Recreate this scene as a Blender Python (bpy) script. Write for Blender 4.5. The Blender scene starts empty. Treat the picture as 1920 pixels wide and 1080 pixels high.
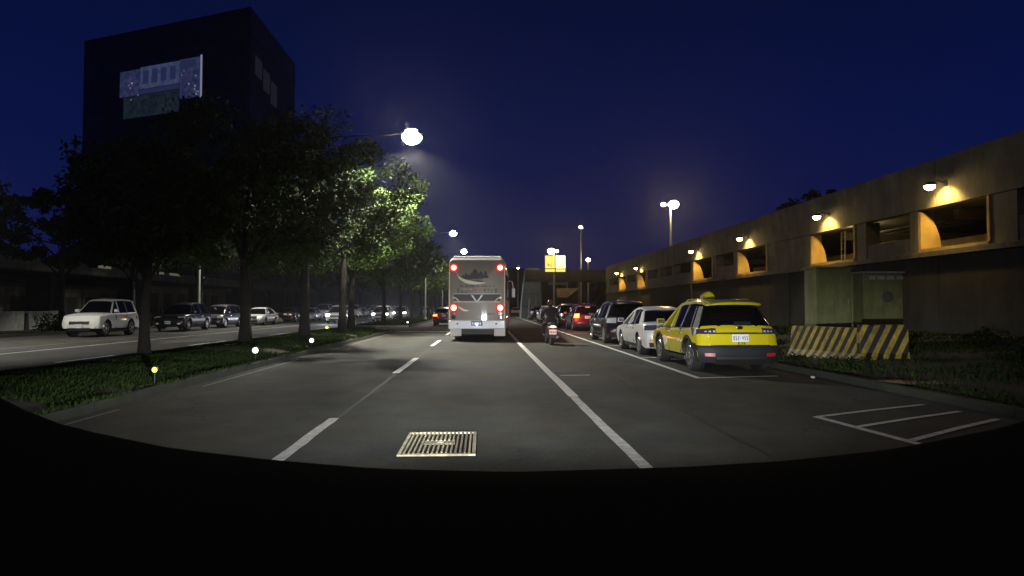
import bpy, bmesh, math, random
from mathutils import Vector, Matrix, noise
R = math.radians; PI = math.pi
C = bpy.context.scene.collection
SC = bpy.context.scene

# ---------------------------------------------------------------- camera
cam = bpy.data.cameras.new('camera'); camo = bpy.data.objects.new('camera', cam); C.objects.link(camo)
cam.sensor_width = 36; cam.lens = 1200 / 1920 * 36; cam.clip_start = 0.05; cam.clip_end = 3000
yaw = math.atan(55 / 1200); pitch = math.atan(37 / 1200)
camo.location = (0, 0, 1.42)
camo.rotation_euler = (PI / 2 + pitch, 0, -yaw)
SC.camera = camo

# ---------------------------------------------------------------- world: clear dusk sky, about half an hour after sunset
world = bpy.data.worlds.new('World'); SC.world = world; world.use_nodes = True
nt = world.node_tree; nt.nodes.clear()
wo = nt.nodes.new('ShaderNodeOutputWorld'); bg = nt.nodes.new('ShaderNodeBackground')
tc = nt.nodes.new('ShaderNodeTexCoord'); sx = nt.nodes.new('ShaderNodeSeparateXYZ'); cr = nt.nodes.new('ShaderNodeValToRGB')
nt.links.new(tc.outputs['Generated'], sx.inputs[0]); nt.links.new(sx.outputs['Z'], cr.inputs[0])
els = cr.color_ramp.elements
els[0].position = 0.0; els[0].color = (0.0060, 0.0080, 0.052, 1)
els[1].position = 1.0; els[1].color = (0.0014, 0.0030, 0.018, 1)
e = els.new(0.10); e.color = (0.0050, 0.0085, 0.062, 1)
e = els.new(0.24); e.color = (0.0024, 0.0064, 0.056, 1)
e = els.new(0.45); e.color = (0.0014, 0.0040, 0.031, 1)
nt.links.new(cr.outputs[0], bg.inputs[0]); bg.inputs[1].default_value = 1.0
nt.links.new(bg.outputs[0], wo.inputs[0])

SC.view_settings.view_transform = 'Standard'; SC.view_settings.look = 'None'
SC.view_settings.exposure = 0; SC.view_settings.gamma = 1; SC.view_settings.use_curve_mapping = False
SC.cycles.use_denoising = True
SC.cycles.max_bounces = 5; SC.cycles.sample_clamp_indirect = 4
SC.cycles.use_light_tree = True

# ---------------------------------------------------------------- materials
MATS = {}
def mat(name, col, rough=.6, metal=0, emit=None, es=0, coat=0, spec=.5, nscale=None, namt=.25, bump=0, bscale=None, alpha=None, trans=0, col2=None, dist=.02):
    if name in MATS: return MATS[name]
    m = bpy.data.materials.new(name); m.use_nodes = True; MATS[name] = m
    t = m.node_tree; b = t.nodes['Principled BSDF']
    b.inputs['Base Color'].default_value = (*col, 1); b.inputs['Roughness'].default_value = rough
    b.inputs['Metallic'].default_value = metal; b.inputs['Coat Weight'].default_value = coat; b.inputs['Coat Roughness'].default_value = .06
    b.inputs['Specular IOR Level'].default_value = spec
    if trans: b.inputs['Transmission Weight'].default_value = trans
    if emit: b.inputs['Emission Color'].default_value = (*emit, 1); b.inputs['Emission Strength'].default_value = es
    co = None
    if nscale:
        co = t.nodes.new('ShaderNodeTexCoord')
        n = t.nodes.new('ShaderNodeTexNoise'); n.inputs['Scale'].default_value = nscale; n.inputs['Detail'].default_value = 6
        n.inputs['Roughness'].default_value = .65
        r = t.nodes.new('ShaderNodeValToRGB'); r.color_ramp.elements[0].position = .3; r.color_ramp.elements[1].position = .72
        c2 = col2 or tuple(min(1, c * (1 + namt)) for c in col)
        c1 = tuple(c * (1 - namt) for c in col)
        r.color_ramp.elements[0].color = (*c1, 1); r.color_ramp.elements[1].color = (*c2, 1)
        t.links.new(co.outputs['Object'], n.inputs['Vector']); t.links.new(n.outputs['Fac'], r.inputs[0])
        t.links.new(r.outputs[0], b.inputs['Base Color'])
    if bump:
        co = co or t.nodes.new('ShaderNodeTexCoord')
        n2 = t.nodes.new('ShaderNodeTexNoise'); n2.inputs['Scale'].default_value = bscale or 40; n2.inputs['Detail'].default_value = 4
        bp = t.nodes.new('ShaderNodeBump'); bp.inputs['Strength'].default_value = bump; bp.inputs['Distance'].default_value = dist
        t.links.new(co.outputs['Object'], n2.inputs['Vector']); t.links.new(n2.outputs['Fac'], bp.inputs['Height'])
        t.links.new(bp.outputs[0], b.inputs['Normal'])
    return m

def emis(name, col, s):
    if name in MATS: return MATS[name]
    m = bpy.data.materials.new(name); m.use_nodes = True; MATS[name] = m
    t = m.node_tree; t.nodes.clear(); o = t.nodes.new('ShaderNodeOutputMaterial'); e = t.nodes.new('ShaderNodeEmission')
    e.inputs[0].default_value = (*col, 1); e.inputs[1].default_value = s; t.links.new(e.outputs[0], o.inputs[0])
    return m

def asphalt(name, base):
    m = bpy.data.materials.new(name); m.use_nodes = True; MATS[name] = m
    t = m.node_tree; N = t.nodes; b = N['Principled BSDF']
    co = N.new('ShaderNodeTexCoord')
    def nz(s, d, rough=.6):
        n = N.new('ShaderNodeTexNoise'); n.inputs['Scale'].default_value = s; n.inputs['Detail'].default_value = d
        n.inputs['Roughness'].default_value = rough
        t.links.new(co.outputs['Object'], n.inputs['Vector']); return n.outputs['Fac']
    def ramp(src, a, b_, lo, hi):
        r = N.new('ShaderNodeMapRange'); r.inputs[1].default_value = a; r.inputs[2].default_value = b_
        r.inputs[3].default_value = lo; r.inputs[4].default_value = hi; t.links.new(src, r.inputs[0]); return r.outputs[0]
    def mul(a, b_):
        k = N.new('ShaderNodeMath'); k.operation = 'MULTIPLY'; t.links.new(a, k.inputs[0]); t.links.new(b_, k.inputs[1]); return k.outputs[0]
    big = ramp(nz(.22, 4), .3, .7, .62, 1.4); mid = ramp(nz(1.7, 5), .3, .72, .72, 1.25); fine = ramp(nz(48, 4, .85), .36, .66, .48, 1.6)
    grit = ramp(nz(17, 2), .64, .72, 1.0, 1.6)
    # wheel tracks running along the road, worn a little darker
    sp = N.new('ShaderNodeSeparateXYZ'); t.links.new(co.outputs['Object'], sp.inputs[0])
    w = N.new('ShaderNodeMath'); w.operation = 'MULTIPLY'; w.inputs[1].default_value = 2 * PI / 1.66; t.links.new(sp.outputs['X'], w.inputs[0])
    s = N.new('ShaderNodeMath'); s.operation = 'SINE'; t.links.new(w.outputs[0], s.inputs[0])
    trk = ramp(s.outputs[0], -1, 1, .9, 1.08)
    f = mul(mul(mul(mul(big, mid), fine), grit), trk)
    # fine crack web on part of the surface
    v = N.new('ShaderNodeTexVoronoi'); v.feature = 'DISTANCE_TO_EDGE'; v.inputs['Scale'].default_value = .55
    nd = N.new('ShaderNodeTexNoise'); nd.inputs['Scale'].default_value = 2.5; nd.inputs['Detail'].default_value = 5
    t.links.new(co.outputs['Object'], nd.inputs['Vector'])
    va = N.new('ShaderNodeVectorMath'); va.operation = 'MULTIPLY_ADD'; va.inputs[1].default_value = (.9, .9, 0)
    t.links.new(nd.outputs['Color'], va.inputs[0]); t.links.new(co.outputs['Object'], va.inputs[2]); t.links.new(va.outputs[0], v.inputs['Vector'])
    crk = ramp(v.outputs['Distance'], .0, .012, .45, 1)
    msk = ramp(nz(.3, 2), .5, .58, 0, 1)
    mx = N.new('ShaderNodeMix'); mx.inputs[2].default_value = 1; t.links.new(msk, mx.inputs[0]); t.links.new(crk, mx.inputs[3])
    f = mul(f, mx.outputs[0])
    mt = N.new('ShaderNodeMix'); mt.data_type = 'RGBA'; mt.inputs[6].default_value = (base[0] * .90, base[1] * .98, base[2] * 1.16, 1); mt.inputs[7].default_value = (base[0] * 1.14, base[1] * 1.0, base[2] * .82, 1)
    t.links.new(ramp(nz(.35, 3), .38, .62, 0, 1), mt.inputs[0])
    vm = N.new('ShaderNodeVectorMath'); vm.operation = 'SCALE'; t.links.new(mt.outputs[2], vm.inputs[0]); t.links.new(f, vm.inputs['Scale'])
    t.links.new(vm.outputs[0], b.inputs['Base Color'])
    b.inputs['Roughness'].default_value = .82; b.inputs['Specular IOR Level'].default_value = .35
    bp = N.new('ShaderNodeBump'); bp.inputs['Strength'].default_value = .5; bp.inputs['Distance'].default_value = .006
    t.links.new(nz(60, 3, .7), bp.inputs['Height']); t.links.new(bp.outputs[0], b.inputs['Normal'])
    return m

def stripes(name, a, b_, period, slant, axis='X'):
    m = bpy.data.materials.new(name); m.use_nodes = True; MATS[name] = m
    t = m.node_tree; N = t.nodes; p = N['Principled BSDF']; p.inputs['Roughness'].default_value = .55
    co = N.new('ShaderNodeTexCoord'); sp = N.new('ShaderNodeSeparateXYZ'); t.links.new(co.outputs['Object'], sp.inputs[0])
    nd = N.new('ShaderNodeTexNoise'); nd.inputs['Scale'].default_value = 9; nd.inputs['Detail'].default_value = 5; t.links.new(co.outputs['Object'], nd.inputs['Vector'])
    k = N.new('ShaderNodeMath'); k.operation = 'MULTIPLY_ADD'; k.inputs[1].default_value = -slant
    t.links.new(sp.outputs['Z'], k.inputs[0]); t.links.new(sp.outputs[axis], k.inputs[2])
    k2 = N.new('ShaderNodeMath'); k2.operation = 'MULTIPLY_ADD'; k2.inputs[1].default_value = .03; t.links.new(nd.outputs['Fac'], k2.inputs[0]); t.links.new(k.outputs[0], k2.inputs[2])
    d = N.new('ShaderNodeMath'); d.operation = 'DIVIDE'; d.inputs[1].default_value = period; t.links.new(k2.outputs[0], d.inputs[0])
    fr = N.new('ShaderNodeMath'); fr.operation = 'FRACT'; t.links.new(d.outputs[0], fr.inputs[0])
    g = N.new('ShaderNodeMath'); g.operation = 'GREATER_THAN'; g.inputs[1].default_value = .5; t.links.new(fr.outputs[0], g.inputs[0])
    mx = N.new('ShaderNodeMix'); mx.data_type = 'RGBA'; mx.inputs[6].default_value = (*a, 1); mx.inputs[7].default_value = (*b_, 1)
    t.links.new(g.outputs[0], mx.inputs[0])
    mr = N.new('ShaderNodeMapRange'); mr.inputs[1].default_value = .35; mr.inputs[2].default_value = .7; mr.inputs[3].default_value = .55; mr.inputs[4].default_value = 1.1
    t.links.new(nd.outputs['Fac'], mr.inputs[0])
    vm = N.new('ShaderNodeVectorMath'); vm.operation = 'SCALE'; t.links.new(mx.outputs[2], vm.inputs[0]); t.links.new(mr.outputs[0], vm.inputs['Scale'])
    t.links.new(vm.outputs[0], p.inputs['Base Color'])
    return m

def foliage(name, a, b_):
    m = bpy.data.materials.new(name); m.use_nodes = True; MATS[name] = m
    t = m.node_tree; N = t.nodes; p = N['Principled BSDF']; p.inputs['Roughness'].default_value = .7 if name == 'leaf' else .85; p.inputs['Specular IOR Level'].default_value = .2 if name == 'leaf' else .08
    co = N.new('ShaderNodeTexCoord'); n = N.new('ShaderNodeTexNoise'); n.inputs['Scale'].default_value = 1.3; n.inputs['Detail'].default_value = 4
    t.links.new(co.outputs['Object'], n.inputs['Vector'])
    g = N.new('ShaderNodeNewGeometry'); ad = N.new('ShaderNodeMath'); ad.operation = 'MULTIPLY_ADD'; ad.inputs[1].default_value = .45
    t.links.new(g.outputs['Random Per Island'], ad.inputs[0]); t.links.new(n.outputs['Fac'], ad.inputs[2])
    r = N.new('ShaderNodeValToRGB'); r.color_ramp.elements[0].position = .45; r.color_ramp.elements[1].position = .95
    r.color_ramp.elements[0].color = (*a, 1); r.color_ramp.elements[1].color = (*b_, 1)
    t.links.new(ad.outputs[0], r.inputs[0]); t.links.new(r.outputs[0], p.inputs['Base Color'])
    return m

def screen(name, a, b_, st, sc=1.6):
    m = emis(name, a, st); t = m.node_tree; N = t.nodes
    co = N.new('ShaderNodeTexCoord'); n = N.new('ShaderNodeTexNoise'); n.inputs['Scale'].default_value = sc; n.inputs['Detail'].default_value = 5
    r = N.new('ShaderNodeValToRGB'); r.color_ramp.elements[0].position = .38; r.color_ramp.elements[1].position = .66
    r.color_ramp.elements[0].color = (*b_, 1); r.color_ramp.elements[1].color = (*a, 1)
    t.links.new(co.outputs['Object'], n.inputs['Vector']); t.links.new(n.outputs['Fac'], r.inputs[0]); t.links.new(r.outputs[0], N['Emission'].inputs[0]); return m

def streaks(m, lo=.72):
    t = m.node_tree; N = t.nodes; b = N['Principled BSDF']; src = b.inputs['Base Color'].links[0].from_socket
    co = N.new('ShaderNodeTexCoord'); mp = N.new('ShaderNodeMapping'); mp.inputs['Scale'].default_value = (1.1, 1.1, .32)
    n = N.new('ShaderNodeTexNoise'); n.inputs['Scale'].default_value = 1.6; n.inputs['Detail'].default_value = 7; n.inputs['Roughness'].default_value = .7
    r = N.new('ShaderNodeMapRange'); r.inputs[1].default_value = .4; r.inputs[2].default_value = .62; r.inputs[3].default_value = lo; r.inputs[4].default_value = 1.12
    v = N.new('ShaderNodeVectorMath'); v.operation = 'SCALE'
    t.links.new(co.outputs['Object'], mp.inputs[0]); t.links.new(mp.outputs[0], n.inputs['Vector']); t.links.new(n.outputs['Fac'], r.inputs[0])
    t.links.new(src, v.inputs[0]); t.links.new(r.outputs[0], v.inputs['Scale']); t.links.new(v.outputs[0], b.inputs['Base Color'])
M = dict(
    asphalt=asphalt('asphalt', (.058, .061, .053)), asphalt2=asphalt('asphalt_far', (.052, .050, .046)),
    earth=mat('earth', (.035, .032, .022), .95, nscale=.8, namt=.45, bump=.6, bscale=6, dist=.06),
    paint=mat('road_paint', (.86, .86, .82), .5, nscale=5, namt=.08, col2=(.9, .9, .88)),
    paint_worn=mat('road_paint_worn', (.74, .74, .69), .6, nscale=11, namt=.5, col2=(.82, .82, .78)),
    paint_dim=mat('road_paint_old', (.22, .22, .19), .7, nscale=6, namt=.4, col2=(.35, .35, .3)),
    tar=mat('tar', (.02, .02, .02), .6, nscale=4, namt=.3),
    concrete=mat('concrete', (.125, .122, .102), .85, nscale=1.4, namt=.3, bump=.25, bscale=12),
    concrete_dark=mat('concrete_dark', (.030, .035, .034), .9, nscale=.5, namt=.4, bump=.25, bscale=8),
    ochre=mat('ochre_wall', (.42, .30, .12), .8, nscale=1.5, namt=.2),
    kerb=mat('kerb_concrete', (.030, .034, .024), .85, nscale=3, namt=.35, bump=.3, bscale=20),
    kerb_white=mat('kerb_paint', (.40, .40, .36), .7, nscale=4, namt=.3),
    kerb_red=mat('kerb_red', (.085, .055, .032), .8, nscale=4, namt=.35),
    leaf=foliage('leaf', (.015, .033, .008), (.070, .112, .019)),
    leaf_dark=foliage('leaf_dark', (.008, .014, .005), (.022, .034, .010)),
    grass=foliage('grass_blade', (.014, .026, .008), (.032, .052, .012)),
    bark=mat('bark', (.016, .013, .010), .95, nscale=6, namt=.35, bump=.8, bscale=18, dist=.03),
    black=mat('black_plastic', (.012, .012, .013), .55), dash=mat('dash_plastic', (.0022, .0024, .0022), .95, spec=.05),  # dash colour darkened in place of the unbuilt car roof's shade
    rubber=mat('rubber', (.012, .012, .012), .85), glass=mat('car_glass', (.004, .004, .005), .07, spec=.34),
    chrome=mat('chrome', (.6, .6, .62), .18, 1), rim=mat('rim_metal', (.5, .5, .5), .32, .9),
    steel=mat('galvanised', (.28, .29, .28), .5, .3, nscale=3, namt=.2), steel_dark=mat('dark_steel', (.03, .03, .03), .5, .3),
    taxi=mat('taxi_yellow', (.58, .49, .010), .3, coat=1, spec=.4), taxi_dk=mat('bumper_grey', (.014, .016, .021), .6, spec=.3),
    silver=mat('silver_paint', (.62, .63, .61), .32, .2, coat=.4), white=mat('white_paint', (.66, .66, .64), .35, coat=.4),
    navy=mat('navy_paint', (.010, .010, .014), .28, coat=.5), blackcar=mat('black_paint', (.006, .006, .007), .3, coat=.4),
    redcar=mat('maroon_paint', (.075, .009, .010), .28, coat=.8), greycar=mat('grey_paint', (.09, .09, .10), .28, .3, coat=.8),
    purple=mat('purple_grey_paint', (.10, .085, .115), .3, .3, coat=.8),
    lamp_red=emis('red_lamp', (1, .03, .012), .85), lamp_red_hot=emis('red_lamp_core', (1, .6, .5), 3.2), lamp_red_mid=emis('red_lamp_glow', (1, .20, .06), 5), red_lens=mat('red_lens', (.22, .01, .01), .25, emit=(1, .03, .02), es=.12),
    red_off=mat('red_lens_off', (.30, .02, .02), .2, coat=.5), clear_lens=mat('clear_lens', (.55, .56, .6), .15, coat=.6), smoke=mat('smoked_lens', (.05, .045, .08), .12, coat=1),
    head_on=emis('headlight_on', (.82, .86, 1), 26), head_off=mat('headlight_off', (.55, .55, .5), .1, coat=1, emit=(1, .9, .6), es=.12),
    plate=mat('plate_white', (.75, .78, .78), .4), ink=mat('plate_ink', (.03, .04, .05), .6),
    bus=mat('bus_paint', (.27, .25, .205), .45, coat=.3, nscale=2, namt=.08), buswhite=mat('bus_white', (.86, .88, .92), .4, coat=.3),
    busdark=mat('bus_print_dark', (.018, .015, .012), .5), buscream=mat('bus_print_cream', (.88, .82, .60), .45), busgrey=mat('bus_print_grey', (.66, .63, .56), .5), bus_rust=mat('bus_print_red', (.34, .12, .09), .5),
    blueplate=mat('plate_blue', (.03, .05, .22), .4),
    sodium=emis('sodium_lens', (1, .66, .22), 90), lampwhite=emis('lamp_lens', (1, .90, .70), 120), lampcool=emis('lamp_cool', (.95, .97, 1), 40),
    cab_green=mat('cabinet_green', (.20, .21, .085), .65, nscale=2, namt=.2), cab_pale=mat('cabinet_pale', (.38, .40, .38), .6, nscale=8, namt=.3),
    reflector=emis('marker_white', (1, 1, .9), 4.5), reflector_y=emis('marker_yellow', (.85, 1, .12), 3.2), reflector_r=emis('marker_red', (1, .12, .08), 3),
    tower=mat('tower_wall', (.016, .017, .022), .5, nscale=.1, namt=.3), towerglass=mat('tower_glass', (.008, .009, .014), .2),
    screen_pale=screen('screen_pale', (.15, .19, .40), (.09, .12, .28), .30), screen_dark=emis('screen_dark', (.05, .07, .22), .30), screen_mid=screen('screen_mid', (.10, .11, .26), (.04, .05, .17), .34),
    screen_green=screen('screen_green', (.045, .075, .10), (.02, .03, .06), .26), screen_dot=emis('screen_dot', (.35, .38, .6), .5),
    faint=emis('faint_panel', (.02, .022, .038), .42), bill=emis('billboard_yellow', (1, .66, .14), 1.5), bill_hot=emis('billboard_bright', (1, .80, .36), 2.6), bill_dk=mat('billboard_print', (.25, .12, .03), .6, emit=(1, .5, .1), es=.32),
    bluegrey=mat('blue_grey_panel', (.10, .15, .19), .6, nscale=.8, namt=.2, emit=None), cloth=mat('dark_cloth', (.012, .008, .010), .85, nscale=8, namt=.3, bump=.4, bscale=14),
    skin=mat('skin', (.42, .26, .18), .6), helmet=mat('helmet', (.03, .012, .014), .25, coat=1), scooter=mat('scooter_body', (.07, .012, .014), .3, coat=1),
    iron=mat('grate_iron', (.24, .215, .15), .5, .35, nscale=14, namt=.5, bump=.3, bscale=30), pit=mat('grate_pit', (.01, .009, .006), .9), iron_hi=mat('grate_worn', (.46, .42, .28), .5, .3, nscale=7, namt=.55, bump=.3, bscale=30),
    stone=mat('stone', (.10, .09, .065), .9, nscale=5, namt=.3, bump=.5, bscale=10),
)
M['stripeA'] = stripes('hazard_stripe', (.014, .012, .009), (.44, .33, .045), .245, .50)
streaks(M['concrete']); streaks(M['concrete_dark'], .75); streaks(M['ochre'], .85); streaks(M['cab_green'], .7); streaks(M['stripeA'], .6)
M['soot'] = mat('dark_painted_steel', (.004, .004, .004), .95, spec=.03)

# ---------------------------------------------------------------- helpers
def link(o, parent=None):
    C.objects.link(o)
    if parent: o.parent = parent
    return o
def tag(o, label, cat, group=None):
    o['label'] = label; o['category'] = cat
    if group: o['group'] = group
    return o
def thing(name, label, cat, loc=(0, 0, 0), rz=0, group=None):
    o = bpy.data.objects.new(name, None); C.objects.link(o); o.location = loc; o.rotation_euler = (0, 0, rz)
    o.empty_display_size = .2
    return tag(o, label, cat, group)
def meshobj(name, me, parent=None):
    return link(bpy.data.objects.new(name, me), parent)
def fin(name, bm, m, parent=None, smooth=False, bevel=0, loc=None):
    bmesh.ops.recalc_face_normals(bm, faces=bm.faces[:])
    me = bpy.data.meshes.new(name); bm.to_mesh(me); bm.free(); me.materials.append(m)
    if smooth:
        for p in me.polygons: p.use_smooth = True
        me.set_sharp_from_angle(angle=R(38)) if hasattr(me, 'set_sharp_from_angle') else None
    o = link(bpy.data.objects.new(name, me), parent)
    if bevel:
        b = o.modifiers.new('bevel', 'BEVEL'); b.width = bevel; b.segments = 2; b.limit_method = 'ANGLE'; b.angle_limit = R(40)
    if loc: o.location = loc
    return o
def bx(bm, x0, x1, y0, y1, z0, z1):
    v = [bm.verts.new(p) for p in ((x0, y0, z0), (x1, y0, z0), (x1, y1, z0), (x0, y1, z0), (x0, y0, z1), (x1, y0, z1), (x1, y1, z1), (x0, y1, z1))]
    for f in ((0, 3, 2, 1), (4, 5, 6, 7), (0, 1, 5, 4), (1, 2, 6, 5), (2, 3, 7, 6), (3, 0, 4, 7)): bm.faces.new([v[i] for i in f])
def box(name, m, parent, *a, bevel=0):
    bm = bmesh.new(); bx(bm, *a); return fin(name, bm, m, parent, bevel=bevel)
def frame(d):
    d = d.normalized(); u = Vector((0, 0, 1)) if abs(d.z) < .9 else Vector((1, 0, 0))
    a = d.cross(u).normalized(); return a, d.cross(a).normalized()
def tube(bm, pts, rads, n=8, cap=True):
    pts = [Vector(p) for p in pts]
    if not hasattr(rads, '__len__'): rads = [rads] * len(pts)
    rings = []
    for i, p in enumerate(pts):
        d = (pts[min(i + 1, len(pts) - 1)] - pts[max(i - 1, 0)])
        a, b = frame(d)
        rings.append([bm.verts.new(p + (a * math.cos(2 * PI * k / n) + b * math.sin(2 * PI * k / n)) * rads[i]) for k in range(n)])
    for i in range(len(rings) - 1):
        for k in range(n): bm.faces.new((rings[i][k], rings[i][(k + 1) % n], rings[i + 1][(k + 1) % n], rings[i + 1][k]))
    if cap: bm.faces.new(rings[0]); bm.faces.new(rings[-1][::-1])
def lathe(bm, prof, n=20, axis='Z', c=(0, 0, 0)):
    rings = []
    for r, h in prof:
        ring = []
        for k in range(n):
            a = 2 * PI * k / n; x, y = r * math.cos(a), r * math.sin(a)
            p = (x, y, h) if axis == 'Z' else ((h, x, y) if axis == 'X' else (x, h, y))
            ring.append(bm.verts.new(Vector(p) + Vector(c)))
        rings.append(ring)
    for i in range(len(rings) - 1):
        for k in range(n): bm.faces.new((rings[i][k], rings[i][(k + 1) % n], rings[i + 1][(k + 1) % n], rings[i + 1][k]))
    bm.faces.new(rings[0]); bm.faces.new(rings[-1][::-1])
def prism(bm, poly, fn, t0, t1):
    """poly of 2D points, fn(u,v,t)->3D"""
    a = [bm.verts.new(fn(u, v, t0)) for u, v in poly]; b = [bm.verts.new(fn(u, v, t1)) for u, v in poly]
    n = len(poly)
    bm.faces.new(a); bm.faces.new(b[::-1])
    for i in range(n): bm.faces.new((a[i], a[(i + 1) % n], b[(i + 1) % n], b[i]))
def ball(bm, c, r, s=(1, 1, 1), u=14, v=9):
    bmesh.ops.create_uvsphere(bm, u_segments=u, v_segments=v, radius=r, matrix=Matrix.Translation(c) @ Matrix.Diagonal((*s, 1)))
def copy_tree(o, parent=None):
    c = o.copy(); C.objects.link(c)
    if parent: c.parent = parent
    for ch in o.children: copy_tree(ch, c)
    return c
def light(kind, name, loc, energy, col, parent=None, size=.1, spot=None, blend=.5, direction=None):
    l = bpy.data.lights.new(name, kind); l.energy = energy; l.color = col
    if kind in ('POINT', 'SPOT'): l.shadow_soft_size = size
    if kind == 'SPOT': l.spot_size = R(spot); l.spot_blend = blend
    if kind == 'AREA': l.size = size
    o = bpy.data.objects.new(name, l); C.objects.link(o); o.location = loc
    if direction: o.rotation_euler = Vector(direction).to_track_quat('-Z', 'Y').to_euler()
    if parent: o.parent = parent
    return o
def struct(o): o['kind'] = 'structure'; return o
def stuff(o): o['kind'] = 'stuff'; return o

# ================================================================= THE SETTING
bm = bmesh.new(); bx(bm, -700, 700, -60, 1500, -.6, -.03)
ground = struct(fin('ground', bm, M['earth']))

def sheet(name, m, x0, x1, y0, y1, z, ny=1, parent=None, kind=True):
    bm = bmesh.new(); vs = []
    for j in range(ny + 1):
        y = y0 + (y1 - y0) * j / ny; vs.append((bm.verts.new((x0, y, z)), bm.verts.new((x1, y, z))))
    for j in range(ny): bm.faces.new((vs[j][0], vs[j][1], vs[j + 1][1], vs[j + 1][0]))
    o = fin(name, bm, m, parent)
    if kind and not parent: struct(o)
    return o
road = sheet('road', M['asphalt'], -5.3, 6.85, -30, 420, 0)
road2 = sheet('opposite_road', M['asphalt2'], -22.6, -9.9, -30, 420, 0)
cross = sheet('side_road', M['asphalt2'], -9.9, -5.3, 39.6, 47.0, 0.002)   # gap in the median at the stop line

def rline(name, pts, w, m, z=.006, parent=road, jitter=0, rnd=None):
    """painted line along pts [(x,y)], width w, with real 2 mm body"""
    rnd = rnd or random.Random(5); bm = bmesh.new(); L = []; Rr = []
    P = [Vector((x, y, 0)) for x, y in pts]
    for i, p in enumerate(P):
        d = (P[min(i + 1, len(P) - 1)] - P[max(i - 1, 0)]).normalized(); nrm = Vector((-d.y, d.x, 0))
        j1 = rnd.uniform(-jitter, jitter); j2 = rnd.uniform(-jitter, jitter)
        L.append(bm.verts.new(p + nrm * (w / 2 + j1) + Vector((0, 0, z)))); Rr.append(bm.verts.new(p - nrm * (w / 2 + j2) + Vector((0, 0, z))))
    for i in range(len(P) - 1): bm.faces.new((L[i], L[i + 1], Rr[i + 1], Rr[i]))
    return fin(name, bm, m, parent)
# solid line right of the lane: near stretch is worn, beyond the joint freshly repainted and a touch wider
rline('solid_line', [(1.445 + .004 * math.sin(y * 1.3), y) for y in [3 + .4 * i for i in range(19)]], .125, M['paint_worn'], jitter=.004)
rline('solid_line', [(1.452, 10.2), (1.455, 12.2), (1.445, 14.2), (1.45, 17), (1.46, 25), (1.53, 40), (1.55, 70), (1.6, 130), (1.6, 250)], .16, M['paint'], z=.0075)
for k in range(16):   # dashed lane line, 4 m dashes every 10 m
    y0 = 4.15 + 9.85 * k
    ys = [y0 + 4.2 * i / 14 for i in range(15)]
    if k == 0: rline('lane_dash', [(-1.90, y) for y in ys], .13, M['paint_worn'], jitter=.008)
    else: rline('lane_dash', [(-1.88, ys[0]), (-1.86, ys[-1])], .15, M['paint'])
bm = bmesh.new()
rline('seam', [(-1.86 + .05 * noise.noise((0, y * .6, 3)), y) for y in [8.4 + .45 * i for i in range(13)]], .03, M['tar'], z=.004, jitter=.008)
rline('seam', [(-1.84 + .05 * noise.noise((0, y * .6, 3)), y) for y in [18.1 + .5 * i for i in range(13)]], .035, M['tar'], z=.004, jitter=.008)
rline('seam', [(2.75 + .10 * noise.noise((0, y * .5, 8)), y) for y in [5 + .45 * i for i in range(20)]], .035, M['tar'], z=.004, jitter=.012)
# bay lines of the parking lane
rline('parking_line', [(4.34, 12.72), (4.46, 20), (4.58, 35), (4.9, 70), (5.2, 120), (5.4, 220)], .13, M['paint'])
rline('parking_line', [(4.28, 12.72), (6.10, 13.03)], .12, M['paint'], z=.010)
for y in (18.0, 23.6, 29.4, 35.0, 41.2, 47, 53):
    rline('parking_line', [(4.5, y), (6.5, y + .2)], .12, M['paint'], z=.010)
# hatched bay by the right kerb
rline('parking_line', [(4.33, 8.18), (4.55, 6.35)], .11, M['paint_worn'], z=.006, jitter=.003)
for a, b_ in (((4.33, 8.15), (6.42, 9.10)), ((4.45, 7.45), (6.5, 8.48)), ((4.56, 6.66), (6.53, 7.88))):
    rline('parking_line', [a, ((a[0] + b_[0]) / 2, (a[1] + b_[1]) / 2 + .02), b_], .08, M['paint_worn'], z=.010, jitter=.003)
rline('stop_line', [(-5.15, 38.6), (-2.02, 38.2)], .42, M['paint_worn'], z=.006)
rline('edge_line', [(-5.05, y) for y in (7.6, 9.2)], .05, M['paint_dim'])
rline('edge_line', [(-5.03, y) for y in (11.8, 17.8)], .06, M['paint_dim'], jitter=.008)
rline('edge_line', [(-5.02, y) for y in (21.5, 38)], .06, M['paint_dim'])
# white scar and cover by the lane line
rline('repair_strip', [(1.62, 13.35), (2.25, 13.42)], .09, M['paint_worn'], z=.007, jitter=.02)
bm = bmesh.new(); lathe(bm, [(.30, .0), (.30, .008), (.27, .012), (.0001, .012)], 20, c=(1.82, 14.15, .002)); 
mh = fin('manhole_cover', bm, M['tar'], road)
# opposite carriageway
for k, (y0, y1) in enumerate(((17.1, 19.6), (24.6, 27.9), (33.6, 37.3), (43, 47), (53, 57), (63, 67), (73, 77), (83, 87), (93, 97), (103, 107))):
    rline('lane_dash', [(-11.0, y0), (-10.95, y1)], .15, M['paint_worn'], parent=road2)
rline('edge_line', [(-14.7, 12), (-14.7, 60), (-14.6, 150)], .13, M['paint_worn'], parent=road2)
rline('edge_line', [(-16.6, 12), (-16.6, 36)], .10, M['paint_dim'], parent=road2)
rline('edge_line', [(-16.7, 36.5), (-16.7, 120)], .10, M['paint_dim'], parent=road2)

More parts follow.
